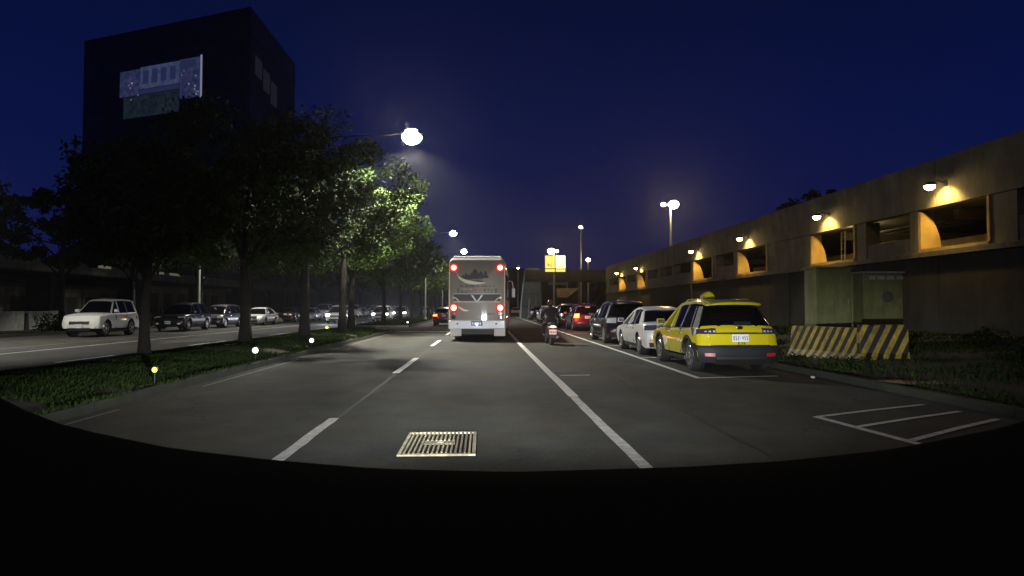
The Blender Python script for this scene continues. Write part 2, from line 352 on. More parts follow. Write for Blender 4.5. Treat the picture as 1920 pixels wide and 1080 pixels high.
# median
def bank(name, m, x0, x1, y0, y1, zf, nx, ny):
    bm = bmesh.new(); g = []
    for j in range(ny + 1):
        row = []
        for i in range(nx + 1):
            u = i / nx; x = x0 + (x1 - x0) * u; y = y0 + (y1 - y0) * j / ny
            row.append(bm.verts.new((x, y, zf(x, y, u))))
        g.append(row)
    for j in range(ny):
        for i in range(nx): bm.faces.new((g[j][i], g[j][i + 1], g[j + 1][i + 1], g[j + 1][i]))
    return fin(name, bm, m, smooth=True)
def medz(x, y, u): return .06 + .16 * math.sin(PI * u) + .05 * noise.noise((x * .8, y * .5, 0)) * math.sin(PI * u)
median = struct(bank('median', M['earth'], -9.75, -5.45, -6, 39.0, medz, 14, 100))
median2 = struct(bank('median', M['earth'], -9.75, -5.45, 47.6, 300, medz, 8, 160))
kb = bmesh.new(); bx(kb, -.075, .075, .006, .994, -.02, .13); kme = bpy.data.meshes.new('kerb_stone'); kb.to_mesh(kme); kb.free(); kme.materials.append(M['kerb'])
def kerb(parent, x, y0, y1, m=None, rnd=random.Random(3)):
    y = y0
    while y < y1:
        o = meshobj('kerb_stone', kme, parent); o.location = (x + rnd.uniform(-.006, .006), y, rnd.uniform(-.008, .008)); y += 1
kerb(median, -5.375, -2, 38); kerb(median, -9.83, 12, 38)
for a, b_ in ((-5.45, -5.30), (-9.9, -9.75)):
    o = box('kerb_run', M['kerb'], median2, a, b_, 47.6, 300, -.02, .13)
bm = bmesh.new(); bx(bm, -9.75, -5.45, 38.9, 39.1, -.02, .13); bx(bm, -9.75, -5.45, 47.5, 47.65, -.02, .13); o = fin('kerb_nose', bm, M['kerb_white'], median)

# right verge: rises to the foot of the wall
def verz(x, y, u): return .02 + .56 * min(1, u * 1.15) ** .8 + .07 * noise.noise((x * .7, y * .7, 2)) * min(1, u * 4)
verge = struct(bank('verge', M['earth'], 7.0, 15.2, -4, 200, verz, 20, 200))
kerb(verge, 6.93, -2, 30)
box('kerb_run', M['kerb'], verge, 6.86, 7.0, 30, 200, -.02, .12)
# far side verge
def fz(x, y, u): return .03 + .25 * (1 - u) + .05 * noise.noise((x * .5, y * .5, 5))
pave = struct(bank('far_verge', M['earth'], -40, -22.75, 0, 260, fz, 12, 90))
box('kerb_run', M['kerb'], pave, -22.75, -22.6, 0, 260, -.02, .13)

# grass
def grass(name, n, region, zf, hgt=(.06, .2), seed=1, m='grass', clump=None):
    r = random.Random(seed); verts = []; faces = []
    for i in range(n):
        while True:
            x, y = region(r)
            if clump is None or noise.noise((x * .9, y * .9, 7)) + .35 > r.random() * .8: break
        z = zf(x, y) - .02; h = r.uniform(*hgt); w = r.uniform(.012, .022) * (1 + y / 25); a = r.uniform(0, 2 * PI)
        dx, dy = math.cos(a) * w, math.sin(a) * w; bx_, by_ = r.gauss(0, .35) * h, r.gauss(0, .35) * h
        k = len(verts); verts += [(x - dx, y - dy, z), (x + dx, y + dy, z), (x + dx * .6 + bx_ * .4, y + dy * .6 + by_ * .4, z + h * .6), (x + bx_, y + by_, z + h)]
        faces += [(k, k + 1, k + 2), (k, k + 2, k + 3)]
    me = bpy.data.meshes.new(name); me.from_pydata(verts, [], faces); me.materials.append(M[m]); return stuff(meshobj(name, me))
def mu(x): return (x + 9.75) / 4.3
g1 = grass('grass', 90000, lambda r: (r.uniform(-9.8, -5.33), 5 + 34 * r.random() ** 1.25), lambda x, y: max(medz(x, y, mu(x)), .12 if x > -5.47 else 0), (.03, .10), 1, clump=1)
tag(g1, 'dark short grass covering the median under the trees', 'grass')
g2 = grass('grass', 14000, lambda r: (r.uniform(-9.7, -5.5), 47.7 + 60 * r.random()), lambda x, y: medz(x, y, mu(x)), (.06, .2), 2)
tag(g2, 'far grass on the median beyond the gap with the stop line', 'grass')
g3 = grass('grass', 24000, lambda r: (7.05 + 7.8 * r.random(), 5.5 + 24 * r.random() ** 1.2), lambda x, y: verz(x, y, (x - 7) / 8.2), (.03, .12), 3, clump=1)
tag(g3, 'patchy dark grass and weeds on the right verge below the wall', 'grass')
# weeds spilling over the right kerb before the barrier
def shrub(name, label, loc, rx, ry, rz, n, leafs, seed, m='grass', group=None, trunk=True, cat='shrub'):
    r = random.Random(seed); verts = []; faces = []
    for i in range(n):
        while True:
            p = Vector((r.uniform(-1, 1), r.uniform(-1, 1), r.uniform(0, 1)))
            if .25 < p.length < 1: break
        q = Vector((p.x * rx, p.y * ry, p.z * rz)) * (.85 + .3 * noise.noise(p * 2 + Vector((seed, 0, 0))))
        leafquad(verts, faces, q, r.uniform(.6, 1.3) * leafs, r)
    me = bpy.data.meshes.new('foliage'); me.from_pydata(verts, [], faces); me.materials.append(M[m])
    t = thing(name, label, cat, loc, group=group); meshobj('foliage', me, t)
    bm = bmesh.new()
    for k in range(5):
        a = r.uniform(0, 6.3); tube(bm, [(0, 0, -.08), (math.cos(a) * rx * .3, math.sin(a) * ry * .3, rz * .35), (math.cos(a) * rx * .5, math.sin(a) * ry * .5, rz * .75)], [.02 * rz, .014 * rz, .006 * rz], 5)
    fin('stem', bm, M['bark'], t)
    return t
def leafquad(verts, faces, q, s, r):
    n = Vector((r.gauss(0, 1), r.gauss(0, 1), r.gauss(.4, 1))).normalized(); a, b = frame(n)
    ang = r.uniform(0, 6.28); d = a * math.cos(ang) + b * math.sin(ang); e = n.cross(d)
    k = len(verts)
    verts += [q - d * s * .5, q + e * s * .26 + n * s * .05, q + d * s * .5 - n * s * .1, q - e * s * .26 + n * s * .05]
    faces.append((k, k + 1, k + 2, k + 3))

# ================================================================= TREES
def crown_mesh(seed, rx, ry, rz, nclump, nleaf, leafs, m, flat=.25):
    r = random.Random(seed); verts = []; faces = []
    cl = []
    for i in range(nclump):
        while True:
            p = Vector((r.uniform(-1, 1), r.uniform(-1, 1), r.uniform(-1, 1)))
            if .15 < p.length < 1 and p.z > -.8: break
        l = p.length; p = p / l * (l ** .45)
        k = 1 + .30 * noise.noise(p * 1.6 + Vector((seed * 3.1, 0, 0)))
        cl.append((Vector((p.x * rx, p.y * ry, p.z * rz)) * k, r.uniform(.35, .85)))
    for c, cr in cl:
        for j in range(nleaf):
            v = Vector((r.gauss(0, 1), r.gauss(0, 1), r.gauss(0, 1))); v = v.normalized() * cr * r.uniform(.35, 1.05)
            v.z *= .62
            leafquad(verts, faces, c + v, leafs * r.uniform(.7, 1.35), r)
    me = bpy.data.meshes.new('crown'); me.from_pydata(verts, [], faces); me.materials.append(m); return me, cl
def trunk_mesh(seed, h, r0, cz, rx, ry, rz, cl, lean=0):
    r = random.Random(seed + 50); bm = bmesh.new()
    pts = []; n = 7; hh = cz
    for i in range(n):
        u = i / (n - 1); pts.append(Vector((lean * u + .12 * math.sin(u * 4 + seed) * u, .1 * math.sin(u * 5 + seed * 2) * u, -.1 + (hh + .1) * u)))
    rad = [r0 * (1.35 if i == 0 else 1) * (1 - .5 * i / (n - 1)) for i in range(n)]
    tube(bm, pts, rad, 9)
    for k in range(min(14, len(cl))):
        c = cl[k][0] * .85 + Vector((0, 0, cz)); b0 = pts[3 + k % 4]
        mid = (b0 + c) / 2 + Vector((0, 0, .25)); tube(bm, [b0, mid, c], [r0 * .36, r0 * .22, r0 * .07], 6)
    bmesh.ops.recalc_face_normals(bm, faces=bm.faces[:])
    me = bpy.data.meshes.new('trunk'); bm.to_mesh(me); bm.free(); me.materials.append(M['bark'])
    for p in me.polygons: p.use_smooth = True
    return me
TREE = {}
def tree_kind(key, seed, cz, rx, ry, rz, nclump, nleaf, leafs, r0, m='leaf', lean=0):
    cm, cl = crown_mesh(seed, rx, ry, rz, nclump, nleaf, leafs, M[m]); TREE[key] = (cm, trunk_mesh(seed, 0, r0, cz, rx, ry, rz, cl, lean), cz)
def tree(key, loc, rz, s, label, group):
    cm, tm, cz = TREE[key]; t = thing('street_tree', label, 'tree', loc, rz, group); t.scale = (s, s, s)
    o = meshobj('trunk', tm, t); c = meshobj('crown', cm, t); c.location = (0, 0, cz); return t
tree_kind('a', 11, 4.2, 1.9, 2.0, 1.5, 80, 95, .17, .15)
tree_kind('b', 12, 5.5, 3.4, 3.6, 2.8, 150, 95, .18, .20)
tree_kind('c', 13, 6.1, 4.6, 4.3, 3.1, 190, 100, .18, .20)
tree_kind('d', 14, 5.8, 3.8, 4.2, 2.9, 110, 70, .24, .20)
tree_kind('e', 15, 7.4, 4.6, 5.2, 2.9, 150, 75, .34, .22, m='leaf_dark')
MG = 'trees along the median'
tree('a', (-8.6, 16.75, .15), .4, .92, 'nearest slim tree on the median, leaning trunk before the white off-roader', MG)
tree('b', (-8.35, 23.0, .15), 1.9, 1.0, 'second median tree, thick trunk with crown hiding the dark tower', MG)
tree('b', (-6.95, 25.4, .15), 4.1, 1.02, 'third median tree standing close to the kerb by the second', MG)
tree('c', (-7.15, 33.0, .15), 0.6, 1.0, 'median tree with its crown lit bright green under the big street lamp', MG)
tree('d', (-7.6, 37.4, .15), 2.2, 1.0, 'last median tree before the gap, behind the lamp-lit tree', MG)
lab = ['first tree beyond the median gap, trunk by the oncoming white car', 'slim dark median tree between two oncoming headlights', 'small dark trunk in the far median row, left of the coach',
       'far median tree just left of the coach, crown reddened by brake lights']
for i, (x, y) in enumerate(((-8.1, 52.8), (-8.2, 64.2), (-7.95, 74), (-8.0, 84))):
    tree('d', (x, y, .15), i * 1.7 + .5, 1.0, lab[i], MG)
for i, y in enumerate((95, 107, 120, 134, 150)):
    tree('d', (-8.0, y, .15), i * 2.3, 1.05, 'one of the farthest median trees, merged in the dark row left of the coach', MG + ', far end')
FG = 'trees along the far verge'
for i, (x, y, s, rz, l) in enumerate((
        (-27.5, 31, .86, 1.0, 'dark tree at the left edge of the view behind the pale low wall'),
        (-24.5, 38.5, .80, 2.0, 'verge tree behind the white off-roader with faintly lit leaves'),
        (-25, 47, .85, .3, 'dark verge tree behind the parked dark SUV'),
        (-25, 58, .95, 3.3, 'dark verge tree behind the stone heap'),
        (-25, 70, .95, 5.0, 'dark verge tree above the parked black saloon'),
        (-25, 83, 1.0, .9, 'dark verge tree over the far silver cars'),
        (-25, 98, 1.0, 2.9, 'dark verge tree over the farthest parked cars'))):
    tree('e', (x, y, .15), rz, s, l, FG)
for i in range(5):
    tree('e', (-24 - i, 115 + i * 17, .1), i * 1.3, 1.05, 'one of the farthest dark trees on the left side of the road', FG + ', far end')

# ================================================================= STREET LAMPS
def street_lamp(loc, arm, h, label, energy=1500, col=(1, .96, .82), hs=1.0, lens='lampwhite', side=1, group='street lamps along the median', spot=144, lit=True):
    t = thing('street_lamp', label, 'street lamp', loc, 0, group)
    bm = bmesh.new(); tube(bm, [(0, 0, 0), (0, 0, h * .5), (0, 0, h - .4)], [.11, .085, .06], 10); lathe(bm, [(.16, 0), (.16, .25), (.12, .3)], 12); fin('pole', bm, M['steel_dark'] if lens == 'lampwhite' else M['steel'], t, smooth=True)
    bm = bmesh.new(); tube(bm, [(0, 0, h - .45), (side * arm * .3, 0, h - .05), (side * (arm - .25), 0, h + .12)], [.04, .03, .022], 8); fin('arm', bm, M['soot'] if lens == 'lampwhite' else M['steel'], t, smooth=True)
    bm = bmesh.new(); ball(bm, (side * arm, 0, h + .10), .36 * hs, (1.1, .75, .34)); fin('lamp_head', bm, M['steel_dark'], t, smooth=True)
    bm = bmesh.new(); ball(bm, (side * arm, 0, h - .02), .33 * hs, (1, 1, .78), 18, 12); fin('lens', bm, M[lens], t, smooth=True)
    if lit: light('SPOT', 'lamp_light', (side * arm, 0, h - .02 - .3 * hs), energy, col, t, .22, spot, .35, (0, 0, -1))
    return t
street_lamp((-8.0, 29.2, .15), 4.75, 9.1, 'big glaring street lamp above the lit green tree', 9500, hs=1.35, spot=146)
street_lamp((-6.0, -8.8, .15), 2.8, 9.1, 'street lamp behind the camera at the kerb of the median', 1900, spot=144)
street_lamp((-6.0, 67.2, .15), 2.9, 9.1, 'second street lamp of the row, small white disc above the coach', 6000, hs=1.15, lens='lampcool', col=(1, .96, .86))
street_lamp((-5.6, 89, .15), 3.0, 9.1, 'third street lamp, just above the coach roof', 5000, hs=1.3, lens='lampcool', col=(1, .96, .86))
street_lamp((-5.6, 127, .15), 3.0, 9.1, 'farthest street lamp of the median row, hidden behind the coach', 1800, lens='lampcool')
# lamp on the far side, its pole shows pale between the parked cars
street_lamp((-21.9, 50.5, .1), 3.2, 9.0, 'pale street lamp pole behind the parked purple car', 5000, hs=.8, lens='lampcool', group='street lamps on the far verge', side=1)
street_lamp((-23.2, 24, .1), 2.9, 9.0, 'unseen street lamp added on the far verge left outside the view', 5500, hs=.8, spot=112, lens='lampcool', group='street lamps on the far verge', side=1)  # added out of view to light the white off-roader

# tall lamp behind the long concrete building (twin heads, sodium) and the smaller ones down the road
def tall_lamp(loc, h, label, heads, energy, s=1.0):
    t = thing('tall_lamp', label, 'street lamp', loc, 0, 'tall lamps on the right side')
    bm = bmesh.new(); tube(bm, [(0, 0, 0), (0, 0, h - .1)], [.16, .10], 10); fin('pole', bm, M['steel'], t, smooth=True)
    for dx, hr in heads:
        bm = bmesh.new(); tube(bm, [(0, 0, h - .2), (dx, 0, h)], [.05, .04], 6); a = fin('arm', bm, M['steel'], t)
        bm = bmesh.new(); ball(bm, (dx, 0, h - .02), hr * s, (1.1, 1, .85)); fin('lens', bm, M['sodium'], t, smooth=True)
    if energy: light('POINT', 'lamp_light', (heads[0][0], -.9, h - .5), energy, (1, .75, .35), t, .3)
    return t
tall_lamp((20, 67.2, 0), 12.45, 'tall twin-headed lamp rising behind the long concrete roof', ((.35, .50), (-.75, .22)), 900)
tall_lamp((9.35, 83.5, 0), 8.85, 'lamp with two heads above the glowing yellow sign', ((-.35, .42), (.35, .2)), 160)
tall_lamp((14.2, 92, 0), 13.1, 'tiny high lamp on a slim mast beyond the footbridge', ((0, .22), (.01, .1)), 0)
tall_lamp((15.1, 91, 0), 8.3, 'small lamp above the footbridge deck, right of the yellow sign', ((0, .26), (.01, .1)), 0)
tall_lamp((7.2, 130, 0), 9.5, 'weak distant lamp left of the blue-grey stair tower', ((0, .16), (.01, .1)), 0)

# ================================================================= LONG CONCRETE BUILDING ON THE RIGHT
W = 15.0
bld = thing('elevated_building', 'long concrete building with lamp-lit openings above a dark wall', 'building', (W, 20, 0))
OY = -20
def bb(name, m, x0, x1, y0, y1, z0, z1, bevel=0, parent=bld):
    return box(name, M[m], parent, x0, x1, y0 + OY, y1 + OY, z0, z1, bevel=bevel)
Y0, Y1 = 4.0, 77.0
# lower wall in cast panels with recessed joints
y = Y0; r = random.Random(4)
while y < Y1 - .1:
    y2 = min(Y1, y + 4.1); d = r.uniform(0, .015)
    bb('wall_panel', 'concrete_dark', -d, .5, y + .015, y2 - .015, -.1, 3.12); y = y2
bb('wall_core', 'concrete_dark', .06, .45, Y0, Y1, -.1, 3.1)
bb('ledge', 'concrete', -.12, .6, Y0, Y1, 3.124, 3.30, .01)
# parapet band
y = Y0
while y < Y1 - .1:
    y2 = min(Y1, y + 8.2); bb('parapet_panel', 'concrete', -.05 - r.uniform(0, .012), .35, y + .012, y2 - .012, 4.76, 6.34, .01); y = y2
bb('parapet_core', 'concrete', .02, .34, Y0, Y1, 4.80, 6.30)
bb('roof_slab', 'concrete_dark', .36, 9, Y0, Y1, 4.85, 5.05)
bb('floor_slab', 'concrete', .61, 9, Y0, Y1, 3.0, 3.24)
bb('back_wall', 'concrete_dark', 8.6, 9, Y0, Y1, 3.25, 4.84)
# openings: (near y, far y, lit)
OPEN = [(6.3, 9.6, 1), (10.0, 17.2, 0), (18.15, 21.3, 1), (21.75, 24.3, 2), (25.0, 28.6, 3), (33.0, 37.0, 1), (37.6, 40.5, 0), (41.0, 44.9, 1), (45.5, 49.6, 0), (50.1, 53.6, 0), (54.1, 57.5, 0), (58.0, 61.4, 1), (62, 65.7, 0), (66.2, 69.6, 1), (70.2, 75, 0)]
prev = Y0
for a, b_, lit in OPEN + [(Y1, Y1, 9)]:
    if a > prev + .05:
        n = max(1, round((a - prev) / 4.2))
        for k in range(n):
            s0 = prev + (a - prev) * k / n; s1 = prev + (a - prev) * (k + 1) / n
            bb('column', 'concrete', -.02, .55, s0 + .01, s1 - .01, 3.304, 4.756, .01)
    prev = b_
for a, b_, lit in OPEN:
    if lit in (1, 3):
        # quarter-round fin at the far jamb
        poly = [(0, 3.31), (.72, 3.31)] + [(.72 * math.cos(t), 3.31 + 1.38 * math.sin(t)) for t in [k * PI / 2 / 9 for k in range(1, 9)]] + [(0, 4.69)]
        bm = bmesh.new(); prism(bm, poly, lambda u, v, t: (u - .03, t, v), b_ + OY - .14, b_ + OY - .012); fin('jamb_fin', bm, M['ochre'], bld)
        bb('sill', 'ochre', -.10, .16, a + .02, b_ - .16, 3.304, 3.40)
        bb('jamb_strip', 'ochre', -.06, .12, a + .006, a + .11, 3.404, 4.75)
        bb('inner_rail', 'ochre', 1.9, 2.0, a - .6, b_ + 2.2, 3.62, 3.90)  # ochre puts warm lamplight into the colour of both inner rails
        bb('inner_rail', 'ochre', 1.9, 2.0, a - .6, b_ + 2.2, 3.42, 3.50)
        for q in (a + 1.2, b_ + .8): bb('rail_post', 'concrete', 2.01, 2.1, q, q + .1, 3.24, 3.95)
        bb('ceiling_beam', 'concrete', 1.4, 8.4, (a + b_) / 2 + 1.5, (a + b_) / 2 + 1.8, 4.5, 4.84)
    if lit == 2 or lit == 0:
        bb('half_wall', 'concrete', .02, .30, a + .006, b_ - .006, 3.304, 3.304 + (.55 if lit == 2 else .7))
# awning-like slats and ladder in the two middle openings
for k in range(5):
    bb('slat', 'concrete', .8 + k * .35, 1.0 + k * .35, 21.8, 25.6, 4.42 + .05 * (k % 2), 4.47 + .05 * (k % 2))
bb('inner_panel', 'ochre', 1.2, 1.26, 24.4, 25.3, 3.35, 4.05)
bm = bmesh.new()
for q in (0, .28): tube(bm, [(1.2, 27.9 + OY + q, 3.25), (1.0, 27.5 + OY + q, 4.8)], .025, 6)
for k in range(5): tube(bm, [(1.17 - k * .035, 27.83 - k * .07 + OY, 3.5 + k * .27), (1.17 - k * .035, 28.11 - k * .07 + OY, 3.5 + k * .27)], .018, 5)
fin('ladder', bm, M['steel'], bld)
# pilaster below the second joint
for y in (30.5, 45, 60): bb('downpipe', 'concrete_dark', -.16, -.05, y, y + .11, .3, 3.12)

def wall_lamp(y, z, label, e, s=1.0, proto=[None]):
    if proto[0] is None:
        t = thing('wall_lamp', label, 'wall lamp', (0, 0, 0), 0, 'lamps over the openings of the concrete building')
        bm = bmesh.new(); tube(bm, [(.0, 0, .12), (-.3, 0, .2), (-.52, 0, .12)], .022, 6); bx(bm, -.03, .0, -.07, .07, .02, .22); fin('arm', bm, M['steel_dark'], t)
        bm = bmesh.new(); lathe(bm, [(.06, .13), (.15, .08), (.20, .0), (.185, .0), (.05, .10)], 14, c=(-.55, 0, .02)); fin('lamp_shade', bm, M['steel_dark'], t, smooth=True)
        bm = bmesh.new(); ball(bm, (-.55, 0, .0), .145, (1, 1.1, .8)); fin('bulb', bm, M['sodium'], t, smooth=True)
        light('SPOT', 'lamp_light', (-.46, 0, -.15), e * 1.3, (1, .62, .15), t, .05, 128, .5, (1.1, 0, -1))
        proto[0] = t; o = t
    else:
        o = copy_tree(proto[0])
    o.location = (W - .05, y, z); o['label'] = label; o.scale = (1, 1, 1); return o
wall_lamp(19.9, 5.33, 'nearest wall lamp, glowing over the wide opening at far right', 260)
wall_lamp(26.9, 5.33, 'second wall lamp, above the opening with the ladder', 260)
wall_lamp(35.2, 5.28, 'third wall lamp, next beyond the blank concrete panel', 260)
wall_lamp(43.6, 5.30, 'fourth wall lamp, above the opening over the yellow taxi', 260)
wall_lamp(59.6, 5.12, 'fifth wall lamp, first of the far pair', 260)
wall_lamp(68.2, 5.12, 'sixth wall lamp, the farthest at the end of the building', 260)
wall_lamp(8.0, 5.33, 'wall lamp over the opening right outside the view', 260)
t = thing('ceiling_lamp', 'small white lamp inside the second lit opening, beside its jamb', 'lamp', (15.5, 25.35, 4.62))
box('lamp_body', M['steel_dark'], t, -.12, .12, -.14, .14, .06, .13); bm = bmesh.new(); ball(bm, (0, 0, .02), .12, (1, 1.1, .55)); fin('lens', bm, M['sodium'], t, smooth=True)
light('POINT', 'lamp_light', (.1, .1, -.15), 50, (1, .72, .3), t, .06)

# footbridge + stair tower at the far end
fb = thing('footbridge', 'dark footbridge with columns at the end of the right-hand lane', 'footbridge', (11, 85, 0))
def fbx(name, m, x0, x1, y0, y1, z0, z1): return box(name, M[m], fb, x0 - 11, x1 - 11, y0 - 85, y1 - 85, z0, z1)
fbx('deck', 'concrete_dark', 5.6, 18, 84, 86.5, 4.9, 5.3)
fbx('parapet', 'concrete_dark', 5.6, 18, 83.9, 84, 5.32, 6.4)
fbx('parapet', 'concrete_dark', 5.6, 18, 86.5, 86.6, 5.32, 6.4)
for x in (12.65, 16.9): fbx('pier', 'concrete', x, x + .3, 84.2, 84.7, 0, 4.9)
fbx('beam', 'concrete', 8.6, 11.2, 83.7, 83.88, 4.45, 4.75); fbx('post', 'concrete', 10.95, 11.2, 83.7, 83.88, 3.2, 4.44)
bm = bmesh.new(); prism(bm, [(9.6, 2.75), (11.0, 2.75), (12.2, 3.7), (12.4, 3.95), (9.6, 3.95)], lambda u, v, t: (u - 11, t - 85, v), 82.6, 82.75); fin('stair_side', bm, M['ochre'], fb)
for k in range(9): fbx('step', 'concrete', 9.5 - k * .0 + k * .32, 9.82 + k * .32, 82.76, 83.6, 2.6 + k * .16, 2.7 + k * .16)
st = thing('stair_tower', 'blue-grey tapering stair tower with white corner posts beside the lane', 'stair tower', (6.4, 85.5, 0))
bm = bmesh.new(); prism(bm, [(-1.5, 0), (1.5, 0), (1.15, 6.6), (-.75, 6.6)], lambda u, v, t: (u, t, v), -1.4, 1.0); fin('wall', bm, M['bluegrey'], st)
for a, b_ in ((-1.52, -1.36), (-.5, -.35), (.4, .5)):
    bm = bmesh.new(); prism(bm, [(a, 0), (b_, 0), (b_ + .12, 2.6), (a + .2, 2.6)], lambda u, v, t: (u, t, v), -1.5, -1.41); fin('post', bm, M['white'], st)
for z in (1.6, 3.2, 4.8): box('band', M['concrete_dark'], st, -1.1, 1.1, -1.45, -1.41, z, z + .07)

sg = thing('lit_sign', 'glowing yellow two-panel sign standing above the footbridge', 'sign', (9.5, 83.4, 5.8))
for x0, x1 in ((-1.32, -.06), (.06, 1.32)):
    box('panel', M['bill_hot'] if x0 > 0 else M['bill'], sg, x0, x1, -.06, .06, .78, 2.45)
    box('lower_panel', M['bill'], sg, x0, x1, -.05, .05, .34, .66)
rr = random.Random(9)
for k in range(16):
    x = rr.uniform(-1.2, 1.1); z = rr.uniform(.82, 1.15) + (0.5 * rr.random() if x < -.4 else 0)
    if -.16 < x < .1: continue
    box('print', M['bill_dk'], sg, x, x + rr.uniform(.04, .16), -.075, -.062, z, z + rr.uniform(.05, .22))
box('print', M['bill_dk'], sg, .92, .96, -.075, -.062, .8, 1.9)
for a in ((-1.4, -1.33, .2, 2.53), (-.05, .05, .2, 2.53), (1.33, 1.4, .2, 2.53)): box('frame', M['steel_dark'], sg, a[0], a[1], -.09, .09, a[2], a[3])
box('frame', M['steel_dark'], sg, -1.32, 1.32, -.09, .09, .68, .76); box('frame', M['steel_dark'], sg, -1.4, 1.4, -.09, .09, .1, .19)
box('post', M['steel_dark'], sg, -.95, -.85, .1, .2, -.5, .1); box('post', M['steel_dark'], sg, .85, .95, .1, .2, -.5, .1)

# ================================================================= DARK TOWER, VIADUCT, HILLS
tw = thing('tower', 'dark tower block with pale blue glowing screen high on its side', 'tower', (-32.5, 90, 0))
P = [(0, 0), (0, 21.2), (-24, 30), (-30.5, 13)]
bm = bmesh.new(); prism(bm, P, lambda u, v, t: (u, v, t), 0, 43.6); fin('wall', bm, M['tower'], tw)
ex = Vector((-30.5, 13, 0)); Ln = ex.length; ex.normalize(); en = Vector((ex.y, -ex.x, 0)); en = -en if en.y > 0 else en
def facebox(name, m, u0, u1, z0, z1, d0, d1, parent=tw, e=ex, n=en):
    bm = bmesh.new(); prism(bm, [(u0, z0), (u1, z0), (u1, z1), (u0, z1)], lambda u, v, t: tuple(e * u + n * t + Vector((0, 0, v))), d0, d1); return fin(name, bm, M[m], parent)
# floor bands and window bays
for fl in range(1, 11): facebox('floor_band', 'tower', .2, Ln - .2, 4 * fl - .25, 4 * fl + .25, .0, .14)
for fl in range(0, 10):
    for k in range(8):
        u = 1 + k * 4
        z = 4 * fl + 1.0
        if 7 < u < 27 and 27 < z < 37: continue
        facebox('window', 'towerglass', u, u + 3.2, z, z + 2.4, .0, .07)
# the screen
facebox('screen_frame', 'steel_dark', 8.0, 25.0, 29.6, 38.0, .15, .4)
scr = facebox('screen', 'screen_pale', 12.6, 20.4, 34.2, 37.5, .41, .46)
for k in range(4): facebox('screen_square', 'screen_dark', 13.3 + k * 1.8, 14.4 + k * 1.8, 34.9, 36.9, .465, .48)
facebox('screen_block', 'screen_mid', 8.7, 12.5, 31.8, 37.6, .41, .46); facebox('screen_square', 'screen_dark', 9.5, 12.4, 36.2, 37.3, .465, .48)
facebox('screen_edge', 'screen_dot', 8.3, 8.6, 31.6, 37.8, .41, .47)
facebox('screen_block', 'screen_dark', 12.6, 20.4, 33.4, 34.1, .41, .46); facebox('screen_block', 'screen_green', 12.6, 23.8, 30.0, 33.3, .41, .455)
facebox('screen_block', 'screen_mid', 20.5, 24.6, 33.4, 37.3, .41, .46)
rr = random.Random(31)
for k in range(14):
    u = rr.uniform(8.8, 12.2) if k < 9 else rr.uniform(20.6, 22.6); z = rr.uniform(32, 35.8); facebox('screen_dot', 'screen_dot', u, u + rr.uniform(.1, .35), z, z + rr.uniform(.1, .3), .465, .475)
facebox('lit_window', 'faint', 20, 26, 15.6, 18, .071, .09); facebox('lit_window', 'faint', 11, 18, 12.2, 14.6, .071, .09)
# right-hand face
e2 = Vector((0, 1, 0)); n2 = Vector((1, 0, 0))
for fl in range(1, 11): facebox('floor_band', 'tower', .2, 21, 4 * fl - .25, 4 * fl + .25, 0, .14, e=e2, n=n2)
for k in range(3): facebox('lit_window', 'faint', 1.5 + 3.4 * k, 4.4 + 3.4 * k, 34.6 - 1.0 * k, 37.4 - .6 * k, .145, .16, e=e2, n=n2)

# low buildings behind the far verge
for i, (x, y0, y1, h, l) in enumerate(((-34, 44, 62, 3.0, 'low shuttered grey building behind the verge trees'), (-33, 64, 84, 3.6, 'low grey building with pale pilasters behind the far parked cars'))):
    t = thing('low_building', l, 'building', (x, (y0 + y1) / 2, 0)); q = (y1 - y0) / 2
    box('wall', M['concrete'], t, -5, 0, -q, q, 0, h); box('roof', M['concrete_dark'], t, -5.3, .4, -q - .3, q + .3, h + .003, h + .25)
    k = -q + .3
    while k < q - 2.5:
        box('pilaster', M['concrete'], t, .003, .14, k, k + .3, 0, h); box('shutter', M['concrete_dark'], t, .003, .05, k + .5, k + 2.3, 0, h - .7); k += 2.9

vi = thing('viaduct', 'dark elevated roadway crossing behind the left trees', 'viaduct', (-31, 60, 0))
box('deck', M['concrete_dark'], vi, -9, 0, -48, 60, 3.95, 4.5); box('parapet', M['concrete'], vi, -.02, .2, -48, 60, 4.0, 4.83)
for y in range(-46, 60, 12):
    box('pier', M['concrete_dark'], vi, -6, -1.2, y - .8, y + .8, 0, 3.94)
M['railpale'] = mat('rail_pale', (.45, .45, .36), .6, emit=(.8, .8, .5), es=.10)  # faint emission paints lamplight onto the barrier panels
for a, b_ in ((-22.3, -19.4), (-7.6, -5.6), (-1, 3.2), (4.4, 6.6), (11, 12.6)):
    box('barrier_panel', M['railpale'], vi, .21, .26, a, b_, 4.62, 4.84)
for i, (y, m) in enumerate(((40.8, 'reflector_r'), (44.4, 'reflector_r'), (48.3, 'reflector_r'))):
    t = thing('marker_lamp', ('left', 'middle', 'right')[i] + ' orange marker lamp of three on the viaduct parapet', 'lamp', (-30.95, y, 4.84), 0, 'marker lamps on the viaduct')
    box('stem', M['steel_dark'], t, -.03, .03, -.03, .03, 0, .06); box('lens', M['reflector_r'], t, -.06, .10, -.1, .1, .06, .17)

